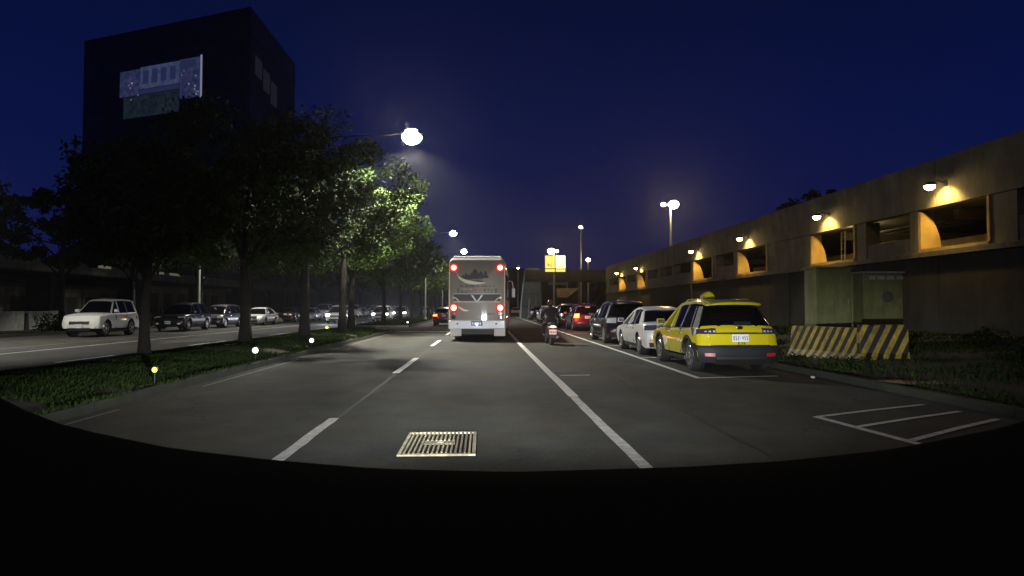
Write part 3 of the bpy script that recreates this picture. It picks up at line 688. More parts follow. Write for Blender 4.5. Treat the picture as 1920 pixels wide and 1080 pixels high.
# hills
def hill(name, x0, y0, rx, ry, h, seed):
    bm = bmesh.new(); g = []; nx = ny = 40
    for j in range(ny + 1):
        row = []
        for i in range(nx + 1):
            u = i / nx * 2 - 1; v = j / ny * 2 - 1; d = min(1, math.hypot(u, v))
            p = (x0 + u * rx, y0 + v * ry); z = h * (1 - d * d) ** 1.2 * (1 + .25 * noise.noise((u * 2, v * 2, seed))) + (1.6 * noise.noise((p[0] * .22, p[1] * .22, seed)) + .9 * noise.noise((p[0] * .6, p[1] * .6, seed))) * (1 - d) ** .4
            row.append(bm.verts.new((p[0], p[1], z - .5)))
        g.append(row)
    for j in range(ny):
        for i in range(nx): bm.faces.new((g[j][i], g[j][i + 1], g[j + 1][i + 1], g[j + 1][i]))
    return struct(fin(name, bm, M['leaf_dark']))
hill('hill', 95, 230, 75, 120, 25, 1); hill('hill', 2, 300, 60, 60, 20, 5); hill('hill', -58, 190, 26, 150, 15, 6); hill('hill', -20, 360, 60, 60, 26, 7); hill('hill', 40, 170, 16, 60, 13, 8); hill('hill', 30, 420, 120, 100, 24, 2); hill('hill', -70, 420, 120, 100, 16, 3)
hill('embankment', 28.6, 52, 7, 12, 4.4, 9)
for i, (x, y, s) in enumerate(((27.3, 50.5, .74), (28.6, 57, .62))):
    tree('e', (x, y, 3.0), i * 2.1, s, ('dark treetop above the roof of the concrete building', 'lower dark treetop left of the one above the concrete roof')[i], 'trees behind the concrete building')

# ================================================================= VEHICLES
class Car:
    """local frame: +Y forward, origin on the ground under the centre"""
    def __init__(s, L, Wd, H, belt, prof, glass, wheel_r, axles, tum=.22, rnd=.075):
        s.L, s.W, s.H, s.belt, s.prof, s.glassp, s.wr, s.ax, s.tum, s.rnd = L, Wd, H, belt, prof, glass, wheel_r, axles, tum, rnd
    def deform(s, x, y, z, off=0):
        w = s.W / 2; t = min(1.02, abs(x) / w); sg = 1 if x >= 0 else -1
        y2 = y * (1 - s.rnd * t ** 4)
        x2 = x - sg * t * t * .055 * min(1.6, abs((z - .66) / .38)) ** 2
        if z > s.belt:
            x2 = x2 * (1 - s.tum * (z - s.belt) / (s.H - s.belt))
        z2 = z - (.035 * t ** 3 if z > s.belt - .12 else 0) + (0 if z < s.H - .1 else -.02 * t * t)
        return Vector((x2 + sg * off, y2, z2))
    def loft(s, bm, outs, xs, dark=0):
        """outs: list of outlines (same count) for each x in xs"""
        rings = [[bm.verts.new(s.deform(x, y, z)) for y, z in o] for o, x in zip(outs, xs)]
        n = len(rings[0])
        for a, b in zip(rings, rings[1:]):
            for k in range(n):
                f_ = bm.faces.new((a[k], a[(k + 1) % n], b[(k + 1) % n], b[k]))
                if dark and k >= dark: f_.material_index = 1
        f1 = bm.faces.new(rings[0]); f2 = bm.faces.new(rings[-1][::-1])
        bmesh.ops.triangulate(bm, faces=[f1, f2])
    def bottom(s, arch, zb):
        """bottom edge from the front to the rear, with wheel arches"""
        pts = []
        for ya in sorted(s.ax, reverse=True):
            Rr = s.wr + .055 if arch else .02
            n = 9
            for k in range(n):
                a = PI * k / (n - 1); z = s.wr + Rr * math.sin(a) if arch else zb
                z = max(z, zb); pts.append((ya + Rr * math.cos(a) * (1.0 if arch else 20 * .38), z))
        return pts
    def body(s, m, parent, zb=.24):
        w = s.W / 2; xs = []; outs = []
        def out(arch, inset):
            cy = 0; cz = .62
            o = []
            for y, z in s.prof:
                o.append((y - math.copysign(min(inset, .12), y) if abs(y) > s.L * .42 else y, z - (inset if z > .7 else 0)))
            return o + s.bottom(arch, zb + inset * .5)
        lay = [(1.0, True, .075), (.985, True, .028), (.955, True, .006), (.90, True, 0), (1 - .26 / w, True, 0), (1 - .265 / w, False, 0), (.3, False, 0)]
        seq = [(-t, a, i) for t, a, i in lay] + [(t, a, i) for t, a, i in lay[::-1]]
        bm = bmesh.new(); s.loft(bm, [out(a, i) for t, a, i in seq], [t * w for t, a, i in seq], len(s.prof) - 1)
        o = fin('body', bm, m, parent, smooth=True); o.data.materials.append(M['black']); return o
    def house(s, m, parent):
        w = s.W / 2 - .035; bm = bmesh.new(); lay = (1, .97, .85, .5)
        seq = [-t for t in lay] + [t for t in lay[::-1]]
        g = s.glassp
        outs = []
        for t in seq:
            q = .03 if abs(t) == 1 else .008 if abs(t) == .97 else 0
            outs.append([(y, z - (q if z > s.belt + .1 else 0)) for y, z in g])
        s.loft(bm, outs, [t * w for t in seq]); return fin('windows', bm, m, parent, smooth=True)
    def strip(s, name, m, parent, poly, side, d0=-.01, d1=.012):
        """painted strip lying on the side windows; poly of (y,z)"""
        w = s.W / 2 - .035; bm = bmesh.new()
        a = []; b = []
        for y, z in poly:
            p = s.deform(side * w, y, z); a.append(bm.verts.new(p + Vector((side * d0, 0, 0)))); b.append(bm.verts.new(p + Vector((side * d1, 0, 0))))
        n = len(poly); bm.faces.new(a); bm.faces.new(b[::-1])
        for k in range(n): bm.faces.new((a[k], a[(k + 1) % n], b[(k + 1) % n], b[k]))
        return fin(name, bm, m, parent)
    def slab(s, name, m, parent, poly, x0, x1, n=6, grow=.0, smooth=True):
        """piece following the body shape; poly (y,z), from x0 to x1"""
        xs = [x0 + (x1 - x0) * k / n for k in range(n + 1)]; bm = bmesh.new()
        s.loft(bm, [poly] * (n + 1), xs); o = fin(name, bm, m, parent, smooth=smooth); return o
    def wheels(s, parent, proto={}):
        key = (s.wr,)
        if key not in proto:
            bm = bmesh.new(); r = s.wr
            lathe(bm, [(r * .62, -.10), (r * .9, -.11), (r * .985, -.085), (r, -.04), (r, .04), (r * .985, .085), (r * .9, .11), (r * .62, .10)], 26, 'X')
            me1 = bpy.data.meshes.new('tyre'); bmesh.ops.recalc_face_normals(bm, faces=bm.faces[:]); bm.to_mesh(me1); bm.free(); me1.materials.append(M['rubber'])
            bm = bmesh.new()
            lathe(bm, [(r * .64, -.095), (r * .645, .10), (r * .60, .112), (r * .575, .10), (r * .57, .03), (.001, .03)], 26, 'X')
            for k in range(5):
                a = 2 * PI * k / 5
                for da in (-.17, .17):
                    p = [(.06, a + da * .6), (r * .60, a + da - .055), (r * .60, a + da + .055), (.06, a + da * .6 + .18)]
                    prism(bm, [(q[0] * math.cos(q[1]), q[0] * math.sin(q[1])) for q in p], lambda u, v, t: (t, u, v), .03, .105)
            lathe(bm, [(.07, .03), (.07, .108), (.05, .118), (.001, .118)], 14, 'X')
            me2 = bpy.data.meshes.new('rim'); bmesh.ops.recalc_face_normals(bm, faces=bm.faces[:]); bm.to_mesh(me2); bm.free(); me2.materials.append(M['rim'])
            proto[key] = (me1, me2)
        me1, me2 = proto[key]
        for ya in s.ax:
            for sd in (-1, 1):
                t = meshobj('wheel', me1, parent); t.location = (sd * (s.W / 2 - .135), ya, s.wr); t.rotation_euler = (0, 0, 0 if sd > 0 else PI)
                q = meshobj('rim', me2, t)

def plate(parent, y, z, w=.34, h=.16, rz=0, x=0, front=False, name='licence_plate', m='plate'):
    p = box(name, M[m], parent, -w / 2, w / 2, -.012, .012, -h / 2, h / 2, bevel=.004); p.location = (x, y, z)
    bm = bmesh.new(); sgn = 1 if front else -1; r = random.Random(int(abs(y * 100)) + int(z * 77))
    n = 7
    for k in range(n):
        if k == 3: bx(bm, -.012, .012, sgn * .013, sgn * .016, -.006, .006); continue
        cx = -w * .40 + w * .80 * k / (n - 1)
        a = w * .035; 
        segs = [(-a, a, .035, .045), (-a, a, -.005, .005), (-a, a, -.045, -.035), (-a, -a + .01, .005, .035), (a - .01, a, .005, .035), (-a, -a + .01, -.035, -.005), (a - .01, a, -.035, -.005)]
        on = r.choice(([0, 1, 2, 3, 6], [0, 2, 3, 4, 5, 6], [1, 3, 4, 6], [0, 1, 2, 4, 5], [0, 1, 2, 3, 4, 6]))
        for i in on:
            x0, x1, z0, z1 = segs[i]; bx(bm, cx + x0, cx + x1, min(sgn * .013, sgn * .016), max(sgn * .013, sgn * .016), z0, z1)
    fin('plate_characters', bm, M['ink'], p); return p

def build_car(kind, paint, label, cat, group, rear=('off', 'off'), lights='off', taxi=False, detail=True):
    t = thing({'suv': 'parked_suv', 'sedan': 'parked_car', 'van': 'parked_van', 'offroad': 'parked_suv'}[kind] if not taxi else 'taxi', label, cat, group=group)
    if kind == 'suv':
        L, Wd, H, belt, wr = 4.25, 1.80, 1.60, 1.00, .345; ax = (-1.30, 1.32)
        prof = [(-2.03, .24), (-2.10, .40), (-2.12, .58), (-2.07, .66), (-2.05, .80), (-2.02, .95), (-1.94, 1.04), (-1.0, 1.0), (.2, .97), (.95, .97), (1.3, .95), (1.75, .88), (2.0, .78), (2.10, .62), (2.125, .45), (2.06, .26)]
        gl = [(-1.96, 1.00), (-1.86, 1.16), (-1.62, 1.47), (-1.50, 1.55), (-.9, 1.60), (-.2, 1.60), (.25, 1.55), (.45, 1.47), (1.12, .97)]
        roofp = [(-1.78, 1.49), (-1.78, 1.555), (-1.5, 1.60), (-.9, 1.625), (-.2, 1.622), (.25, 1.575), (.47, 1.50), (.44, 1.46), (.2, 1.535), (-.9, 1.57), (-1.5, 1.545)]
        pil = [[(-1.95, 1.0), (-1.52, 1.0), (-1.30, 1.50), (-1.60, 1.50)], [(-.62, 1.0), (-.52, 1.0), (-.50, 1.53), (-.60, 1.53)], [(.30, .98), (.40, .98), (.22, 1.54), (.12, 1.54)] if False else [(.28, .98), (.36, .98), (.30, 1.50), (.22, 1.52)], [(1.14, .97), (1.02, .97), (.36, 1.46), (.48, 1.47)]]
    elif kind == 'offroad':
        L, Wd, H, belt, wr = 4.2, 1.78, 1.74, 1.12, .38; ax = (-1.20, 1.28)
        prof = [(-2.03, .40), (-2.10, .52), (-2.10, .70), (-2.05, .78), (-2.05, .95), (-2.04, 1.08), (-2.0, 1.15), (-1.0, 1.13), (.2, 1.11), (.75, 1.11), (1.3, 1.08), (1.75, 1.03), (1.98, .95), (2.05, .72), (2.10, .55), (2.04, .40)]
        gl = [(-2.02, 1.12), (-1.98, 1.3), (-1.93, 1.6), (-1.82, 1.70), (-.9, 1.74), (-.2, 1.74), (.08, 1.72), (.22, 1.64), (.80, 1.11)]
        roofp = [(-2.0, 1.62), (-1.98, 1.70), (-1.7, 1.745), (-.9, 1.765), (-.2, 1.765), (.1, 1.74), (.26, 1.66), (.2, 1.63), (.02, 1.69), (-.9, 1.715), (-1.7, 1.69)]
        pil = [[(-2.02, 1.12), (-1.82, 1.12), (-1.76, 1.66), (-1.92, 1.66)], [(-.98, 1.12), (-.84, 1.12), (-.86, 1.68), (-1.0, 1.68)], [(-.12, 1.11), (-.02, 1.11), (-.06, 1.68), (-.16, 1.68)], [(.82, 1.11), (.70, 1.11), (.12, 1.64), (.25, 1.64)]]
    elif kind == 'van':
        L, Wd, H, belt, wr = 4.3, 1.74, 1.66, 1.02, .33; ax = (-1.32, 1.35)
        prof = [(-2.06, .26), (-2.13, .40), (-2.14, .58), (-2.10, .66), (-2.10, .85), (-2.08, .98), (-2.02, 1.06), (-1.0, 1.04), (.3, 1.02), (1.2, 1.0), (1.55, .96), (1.85, .88), (2.05, .76), (2.13, .6), (2.14, .45), (2.06, .26)]
        gl = [(-2.05, 1.03), (-2.02, 1.2), (-1.93, 1.5), (-1.82, 1.6), (-.9, 1.66), (0, 1.65), (.4, 1.6), (.62, 1.52), (1.45, .98)]
        roofp = [(-2.0, 1.50), (-1.98, 1.58), (-1.7, 1.655), (-.9, 1.685), (0, 1.675), (.4, 1.63), (.66, 1.53), (.6, 1.50), (.35, 1.58), (-.9, 1.63), (-1.7, 1.60)]
        pil = [[(-2.04, 1.04), (-1.82, 1.04), (-1.74, 1.55), (-1.9, 1.55)], [(-.92, 1.04), (-.80, 1.04), (-.84, 1.60), (-.94, 1.60)], [(.22, 1.02), (.32, 1.02), (.2, 1.58), (.1, 1.58)], [(1.48, .98), (1.34, .98), (.52, 1.5), (.66, 1.52)]]
    else:
        L, Wd, H, belt, wr = 4.55, 1.76, 1.46, .94, .32; ax = (-1.32, 1.38)
        prof = [(-2.18, .24), (-2.25, .40), (-2.27, .58), (-2.23, .74), (-2.20, .88), (-2.12, .99), (-1.75, 1.02), (-1.2, .96), (.2, .92), (1.05, .92), (1.5, .87), (1.95, .79), (2.15, .70), (2.25, .56), (2.27, .42), (2.2, .24)]
        gl = [(-1.80, .98), (-1.50, 1.14), (-1.12, 1.34), (-.85, 1.42), (-.4, 1.455), (.0, 1.455), (.3, 1.41), (.5, 1.34), (1.22, .92)]
        roofp = [(-1.05, 1.335), (-1.10, 1.375), (-.85, 1.435), (-.4, 1.475), (0, 1.475), (.3, 1.43), (.54, 1.35), (.48, 1.32), (.25, 1.395), (-.4, 1.43), (-.85, 1.395)]
        pil = [[(-1.82, .97), (-1.30, .96), (-.78, 1.36), (-1.12, 1.34)], [(-.62, .95), (-.54, .95), (-.46, 1.40), (-.54, 1.40)], [(.24, .93), (.32, .93), (.30, 1.38), (.22, 1.38)] if False else [(.22, .93), (.31, .93), (.24, 1.38), (.15, 1.39)], [(1.24, .92), (1.10, .92), (.40, 1.34), (.54, 1.35)]]
    c = Car(L, Wd, H, belt, prof, gl, wr, ax)
    P_ = M[paint]; w = Wd / 2
    c.body(P_, t); c.house(M['glass'], t); c.wheels(t)
    for ya in ax:
        for sd in (-1, 1):
            bm = bmesh.new(); lathe(bm, [(wr + .05, -.02), (wr + .05, .02), (.001, .021)] if sd > 0 else [(.001, -.021), (wr + .05, -.02), (wr + .05, .02)], 20, 'X', (sd * (w - .24), ya, wr)); fin('wheel_well', bm, M['black'], t)
    # roof skin
    ws = [q * (w - .03) for q in (-1, -.9, -.6, 0, .6, .9, 1)]; bm = bmesh.new(); c.loft(bm, [roofp] * 7, ws); fin('roof', bm, P_, t, smooth=True)
    for sd in (-1, 1):
        for i, q in enumerate(pil):
            c.strip('pillar', M['black'] if (taxi and i == 0) else (M['chrome'] if taxi and i == 1 else (P_ if i != 1 else M['black'])), t, q, sd)
        if taxi: c.strip('pillar', M['chrome'], t, [(-1.42, 1.0), (-1.34, 1.0), (-1.14, 1.48), (-1.20, 1.49)], sd, d1=.016)
        # side details: door seams, handles, mirror, sill
        for ys in ((-.62, .98 if kind != 'offroad' else 1.1), (.34, .96 if kind != 'offroad' else 1.1)):
            bm = bmesh.new(); bx(bm, sd * (w - .035) - .02, sd * (w - .035) + .0365, ys[0] - .006, ys[0] + .006, .36, .93); fin('door_seam', bm, M['black'], t)
        for ys in (-.50, .52 if kind != 'sedan' else .45):
            h = box('door_handle', M['chrome'] if not taxi else M['chrome'], t, -.018, .018, -.09, .09, -.015, .015, bevel=.006); h.location = (sd * (w + .008 - .03), ys - .1, belt - .16)
        mr = box('mirror', P_, t, -.10, .10, -.07, .07, -.07, .07, bevel=.03); mr.location = (sd * (w + .06), gl[-1][0] - .28, belt + .07)
        bm = bmesh.new(); bx(bm, -.085, .085, -.074, -.071, -.05, .05); g = fin('mirror_glass', bm, M['chrome'], mr)
        c.slab('sill', M['black'], t, [(-.9, .20), (.92, .20), (.92, .30), (-.9, .30)], sd * (w - .06), sd * (w + .014), 1)
        # front lamp
        hz = {'suv': (.70, .84), 'offroad': (.76, .94), 'van': (.68, .86), 'sedan': (.60, .74)}[kind]; yf = prof[-4][0]
        on = lights == 'on'
        c.slab('headlight', M['head_on' if on else 'head_off'], t, [(yf - .34, hz[1] + .02), (yf - .02, hz[1] - .04), (yf + .035, hz[0]), (yf - .30, hz[0])], sd * w * .58, sd * (w - .02), 4)
        c.slab('fog_lamp', M['head_off'], t, [(L / 2 - .1, .40), (L / 2 + .015, .40), (L / 2 + .015, .47), (L / 2 - .1, .47)], sd * w * .62, sd * w * .80, 1)
    # front grille, bumper opening, plate, wheel wells
    yf = L / 2
    c.slab('grille', M['black'], t, [(yf - .14, .60), (yf + .012, .58), (yf - .02, .70), (yf - .14, .76)], -w * .52, w * .52, 4)
    c.slab('air_intake', M['black'], t, [(yf - .12, .28), (yf - .012, .28), (yf + .022, .42), (yf - .12, .42)], -w * .6, w * .6, 4)
    plate(t, yf + .035, .50, front=True)
    # rear
    yr = -L / 2
    if taxi:
        pass
    else:
        rz = {'suv': (.78, .98), 'offroad': (.78, 1.02), 'van': (.80, 1.08), 'sedan': (.76, .93)}[kind]; yb = prof[3][0]
        for sd, st_ in ((-1, rear[0]), (1, rear[1])):
            mm = {'off': 'red_off', 'on': 'lamp_red', 'hot': 'lamp_red_mid', 'smoke': 'smoke', 'clear': 'clear_lens'}[st_]
            c.slab('taillight', M[mm], t, [(yb + .20, rz[0]), (yb - .022, rz[0]), (yb + .015, rz[1]), (yb + .34, rz[1])], sd * w * .60, sd * (w - .018), 4)
        if kind == 'offroad': pz = .62
        plate(t, prof[3][0] - .035, .84 if kind != 'sedan' else .80)
        c.slab('rear_trim', M['chrome'], t, [(yb + .1, rz[0] + .09), (yb - .022, rz[0] + .09), (yb - .02, rz[0] + .13), (yb + .1, rz[0] + .13)], -w * .45, w * .45, 2)
        c.slab('bumper_insert', M['black'], t, [(yr + .15, .26), (yr + .03, .26), (yr - .012, .40), (yr + .15, .40)], -w * .86, w * .86, 6)
        for sd in (-1, 1): c.slab('rear_reflector', M['red_off'], t, [(yr + .10, .44), (yr - .012, .44), (yr - .012, .50), (yr + .10, .50)], sd * w * .62, sd * w * .84, 1)
    return t, c

PG = 'vehicles parked in the right-hand bays'
# ---- taxi
taxi, c = build_car('suv', 'taxi', 'yellow taxi with a dome sign on its roof, parked last in the right-hand row', 'taxi', PG, taxi=True)
w = .90
c.slab('rear_bumper', M['taxi_dk'], taxi, [(-1.715, .22), (-2.06, .22), (-2.14, .36), (-2.155, .54), (-2.12, .60), (-1.60, .66), (-1.68, .52)], -w - .006, w + .006, 14)
c.slab('bumper_lip', M['chrome'], taxi, [(-2.0, .600), (-2.13, .600), (-2.13, .618), (-2.0, .622)], -w * .72, w * .72, 8)
c.slab('diffuser', M['black'], taxi, [(-1.9, .19), (-2.08, .19), (-2.165, .31), (-2.155, .36), (-1.9, .36)], -w * .62, w * .62, 6)
for sd in (-1, 1):
    c.slab('taillight', M['smoke'], taxi, [(-1.50, 1.00), (-2.00, .985), (-2.10, .85), (-1.70, .80)], sd * w * .58, sd * (w + .002), 5)
    c.slab('taillight_lens', M['clear_lens'], taxi, [(-1.78, .99), (-1.90, .985), (-1.93, .83), (-1.84, .82)], sd * (w - .03), sd * (w + .014), 1)
    for k in range(3): c.slab('lamp_cell', M['clear_lens'], taxi, [(-2.0, .935), (-2.052, .935), (-2.075, .885), (-2.0, .885)], sd * w * (.60 + .10 * k), sd * w * (.655 + .10 * k), 1)
    c.slab('rear_reflector', M['red_lens'] if sd < 0 else M['red_lens'], taxi, [(-2.05, .37), (-2.165, .37), (-2.165, .44), (-2.05, .44)], sd * w * .64, sd * w * .88, 2)
    c.slab('roof_rail', M['taxi'], taxi, [(-1.45, 1.60), (-1.30, 1.668), (-.1, 1.668), (.05, 1.60), (-.05, 1.60), (-.15, 1.648), (-1.28, 1.648), (-1.38, 1.60)], sd * w * .86, sd * w * .90, 1)
    # black arch cladding round both wheels
    for ya in c.ax:
        n = 10; r0, r1 = .40, .455
        pl = [(ya + r1 * math.cos(PI * k / n), .345 + r1 * math.sin(PI * k / n)) for k in range(n + 1)] + [(ya + r0 * math.cos(PI * k / n), .345 + r0 * math.sin(PI * k / n)) for k in range(n, -1, -1)]
        pl = [(a, max(b, .27)) for a, b in pl]
        bm = bmesh.new(); a_ = [bm.verts.new(c.deform(sd * (w - .05), y, z)) for y, z in pl]; b_ = [bm.verts.new(c.deform(sd * (w + .004), y, z, .014)) for y, z in pl]
        N = len(pl)
        for k in range(N): bm.faces.new((a_[k], a_[(k + 1) % N], b_[(k + 1) % N], b_[k]))
        for k in range(n): bm.faces.new((b_[k], b_[k + 1], b_[N - 2 - k], b_[N - 1 - k]))
        fin('arch_trim', bm, M['black'], taxi)
    # round company emblem and small lettering blocks on the doors
    bm = bmesh.new(); lathe(bm, [(.13, -.004), (.13, .004), (.0001, .004)], 18, 'X'); q = fin('door_emblem', bm, M['busgrey'], taxi); q.location = (sd * (w + .004), .62, .60)
    for k in range(4): box('door_marking', M['buscream'], taxi, *sorted((sd * (w + .0025), sd * (w + .006))), -.52 - k * .13, -.43 - k * .13 + .02 * (k % 2), .62 + .03 * (k % 2), .66 + .03 * (k % 2))
c.slab('light_bar', M['black'], taxi, [(-2.0, .885), (-2.062, .885), (-2.07, .85), (-2.0, .85)], -w * .60, w * .60, 8)
c.slab('spoiler', M['taxi'], taxi, [(-1.55, 1.535), (-1.93, 1.515), (-1.95, 1.545), (-1.75, 1.60), (-1.50, 1.612)], -w * .90, w * .90, 8)
c.slab('rear_wiper', M['black'], taxi, [(-1.96, 1.03), (-1.975, 1.04), (-1.93, 1.12), (-1.915, 1.11)], -w * .1, w * .34, 3)
bm = bmesh.new(); ball(bm, (0, -2.062, .985), .045, (1.7, .25, .8)); fin('emblem', bm, M['chrome'], taxi)
plate(taxi, -2.095, .765, w=.36, h=.17)
for k, ch in enumerate((0, 1, 2)):
    bm = bmesh.new(); x = -.06 + k * .065; bx(bm, x, x + .04, -2.128, -2.108, .630, .638); bx(bm, x + .03 * (k % 2), x + .01 + .03 * (k % 2), -2.128, -2.108, .638, .662); bx(bm, x, x + .04, -2.128, -2.108, .662, .670); fin('plate_characters', bm, M['ink'], taxi)
# dome sign
ds = bmesh.new(); prism(ds, [(-.20, 0), (.20, 0), (.215, .05), (.17, .12), (.07, .185), (0, .20), (-.07, .185), (-.17, .12), (-.215, .05)], lambda u, v, t: (u * (1 - .25 * abs(t) / .12), t, v + 1.62), -.11, .11)
fin('dome_sign', ds, M['taxi'], taxi, bevel=.02)
taxi.location = (5.60, 15.72, 0); taxi.rotation_euler = (0, 0, R(-.8))

sedan, c = build_car('sedan', 'silver', 'silver saloon parked nose first between the yellow taxi and a dark car', 'car', PG, rear=('smoke', 'smoke'))
sedan.location = (5.62, 20.65, 0); sedan.rotation_euler = (0, 0, R(-.8))
dk, c = build_car('suv', 'navy', 'black SUV parked beyond the silver saloon', 'car', PG, rear=('clear', 'smoke'))
dk.location = (5.75, 26.9, 0); dk.scale = (1.04, 1.06, 1.06)
for ch in ():
    pass
red, c = build_car('van', 'redcar', 'dark red hatchback with its left tail light glowing, parked behind the scooter rider', 'car', PG, rear=('hot', 'off'))
box('high_brake_lamp', M['lampwhite'] if False else M['clear_lens'], red, -.14, .14, -2.03, -1.99, 1.42, 1.50)
light('POINT', 'tail_glow', (-.75, -2.45, .98), 45, (1, .05, .02), red, .06)
red.location = (6.35, 40.6, 0)
wh, c = build_car('suv', 'white', 'white car parked ahead of the scooter rider, partly hidden by the helmet', 'car', PG)
wh.location = (6.3, 62, 0)
nb, c = build_car('van', 'navy', 'small dark blue car in the far parking row below the stair tower', 'car', PG, rear=('clear', 'clear'))
nb.location = (6.6, 93, 0)
sv, c = build_car('sedan', 'silver', 'farthest silver car of the row, at the end of the parking line', 'car', PG, rear=('on', 'on'))
sv.location = (6.3, 122, 0)
for (x, y, src, l) in ((6.3, 47.5, dk, 'dark SUV hidden mostly behind the red hatchback'), (6.3, 54.5, sedan, 'silver saloon seen in slivers beyond the red hatchback'), (6.5, 77, dk, 'black SUV in the far parking row under the yellow sign')):
    o = copy_tree(src); o.location = (x, y, 0); o['label'] = l; o.rotation_euler = (0, 0, 0)

# ---- cars parked facing the camera on the far side
LG = 'cars parked along the far verge'
off, c = build_car('offroad', 'white', 'white off-roader parked at far left, half hidden by the nearest trunk', 'car', LG)
off.location = (-19.25, 33.4, 0); off.scale = (1, .92, 1.07); off.rotation_euler = (0, 0, PI)
l1, c = build_car('suv', 'navy', 'dark blue SUV parked in front of the pale lamp pole', 'car', LG); l1.location = (-18.75, 41.2, 0); l1.rotation_euler = (0, 0, PI); l1.scale = (1, 1, 1.08)
l2, c = build_car('van', 'purple', 'purple-grey minivan parked behind the dark blue SUV on the left', 'car', LG); l2.location = (-19.0, 47.6, 0); l2.rotation_euler = (0, 0, PI)
l3, c = build_car('sedan', 'silver', 'silver car seen beside the second median trunk', 'car', LG); l3.location = (-18.4, 54.0, 0); l3.rotation_euler = (0, 0, PI)
l4, c = build_car('sedan', 'blackcar', 'black saloon parked after the stone heap, tail to the camera', 'car', LG, rear=('off', 'off')); l4.location = (-18.9, 64.6, 0); l4.rotation_euler = (0, 0, 0)
for i, (y, src, l) in enumerate(((70.5, l3, 'silver car just right of the third median trunk'), (76.3, off, 'white off-roader in the middle of the far parked row'), (82, l3, 'silver saloon behind the white off-roader in the far parked row'),
        (88, l2, 'purple-grey minivan in the far parked row before the fourth trunk'), (94, off, 'white off-roader right of the fourth trunk'), (100, l3, 'silver saloon near the end of the far parked row'),
        (106, l1, 'dark SUV near the end of the far parked row'), (112, off, 'last white car of the far parked row'))):
    o = copy_tree(src); o.location = (-18.7, y, 0); o.rotation_euler = (0, 0, PI); o['label'] = l

# ---- oncoming traffic
on1, c = build_car('van', 'white', 'oncoming white car with bright headlights between two trunks', 'car', 'oncoming cars', lights='on'); on1.name = 'oncoming_car'
on1.location = (-10.6, 68.5, 0); on1.rotation_euler = (0, 0, PI)
for sd in (-1, 1): light('SPOT', 'head_beam', (sd * .68, 2.3, .78), 260, (.8, .85, 1), on1, .08, 70, .6, (0, 1, -.09))
for (x, y, l) in ((-10.5, 83, 'second oncoming white car, seen as slivers between far trunks'), (-13.2, 60, 'oncoming white car on the outer lane, left of the first gap trunk'), (-13.0, 96, 'third oncoming car with glare beside the far trunks'), (-10.4, 118, 'farthest oncoming car, a white glare left of the coach')):
    o = copy_tree(on1); o.location = (x, y, 0); o['label'] = l
# car ahead of the coach on the left lane
ld, c = build_car('sedan', 'blackcar', 'dark car ahead in the left lane with its red tail light showing beside the coach', 'car', 'moving traffic', rear=('hot', 'off')); ld.name = 'moving_car'
ld.location = (-3.0, 52, 0); light('POINT', 'tail_glow', (-.6, -2.6, .85), 9, (1, .05, .03), ld, .08)

# ================================================================= COACH
coach = thing('coach', 'tall grey-beige tour coach with four red lights, driving ahead in our lane', 'bus', (-.24, 27.2, 0), R(-3.0))
BW, BH, BL = 1.25, 3.52, 11.8
def bslice(y, ins, top=0):
    r = .16; w_ = BW - ins; z0 = .52; z1 = BH - ins - top
    pts = [(-w_, z0), (w_, z0), (w_ + .0, 1.2)]
    pts += [(w_ - .06 - r + r * math.cos(a), z1 - r + r * math.sin(a)) for a in [k * PI / 10 for k in range(0, 6)]]
    pts += [(-w_ + .06 + r - r * math.cos(a), z1 - r + r * math.sin(a)) for a in [k * PI / 10 for k in range(5, -1, -1)]]
    pts += [(-w_, 1.2)]
    return [(x, y, z) for x, z in pts]
def bloft(name, m, seq):
    bm = bmesh.new(); rings = [[bm.verts.new(p) for p in bslice(*s_)] for s_ in seq]; n = len(rings[0])
    for a, b in zip(rings, rings[1:]):
        for k in range(n): bm.faces.new((a[k], a[(k + 1) % n], b[(k + 1) % n], b[k]))
    bm.faces.new(rings[0]); bm.faces.new(rings[-1][::-1]); return fin(name, bm, m, coach, smooth=True)
bloft('rear_shell', M['bus'], [(0, .09), (.02, .04), (.07, .01), (.16, 0), (.6, 0)])
bloft('side_body', M['buswhite'], [(.602, .004), (2, .002), (BL - .3, .0), (BL, .10)])
def face(name, m, x0, x1, z0, z1, d0=-.012, d1=.03, bevel=0, parent=coach): return box(name, M[m], parent, x0, x1, d0, d1, z0, z1, bevel=bevel)
face('roof_edge', 'buswhite', -1.04, 1.04, BH - .085, BH - .035, -.02, .10, .01)
bm = bmesh.new(); bx(bm, -1.02, 1.02, .1, 2.4, BH - .02, BH + .10); fin('roof_unit', bm, M['buswhite'], coach, bevel=.03)
face('engine_grille', 'busdark', -.98, .98, 1.72, 1.98, -.008, .02, .02)
face('bumper', 'buswhite', -1.20, 1.20, .52, .90, -.10, .20, .05)
face('hatch_edge', 'busgrey', -1.0, 1.0, 1.645, 1.69, -.035, .02, .01)
face('hatch_edge', 'busgrey', -1.0, 1.0, 2.005, 2.025, -.03, .02)
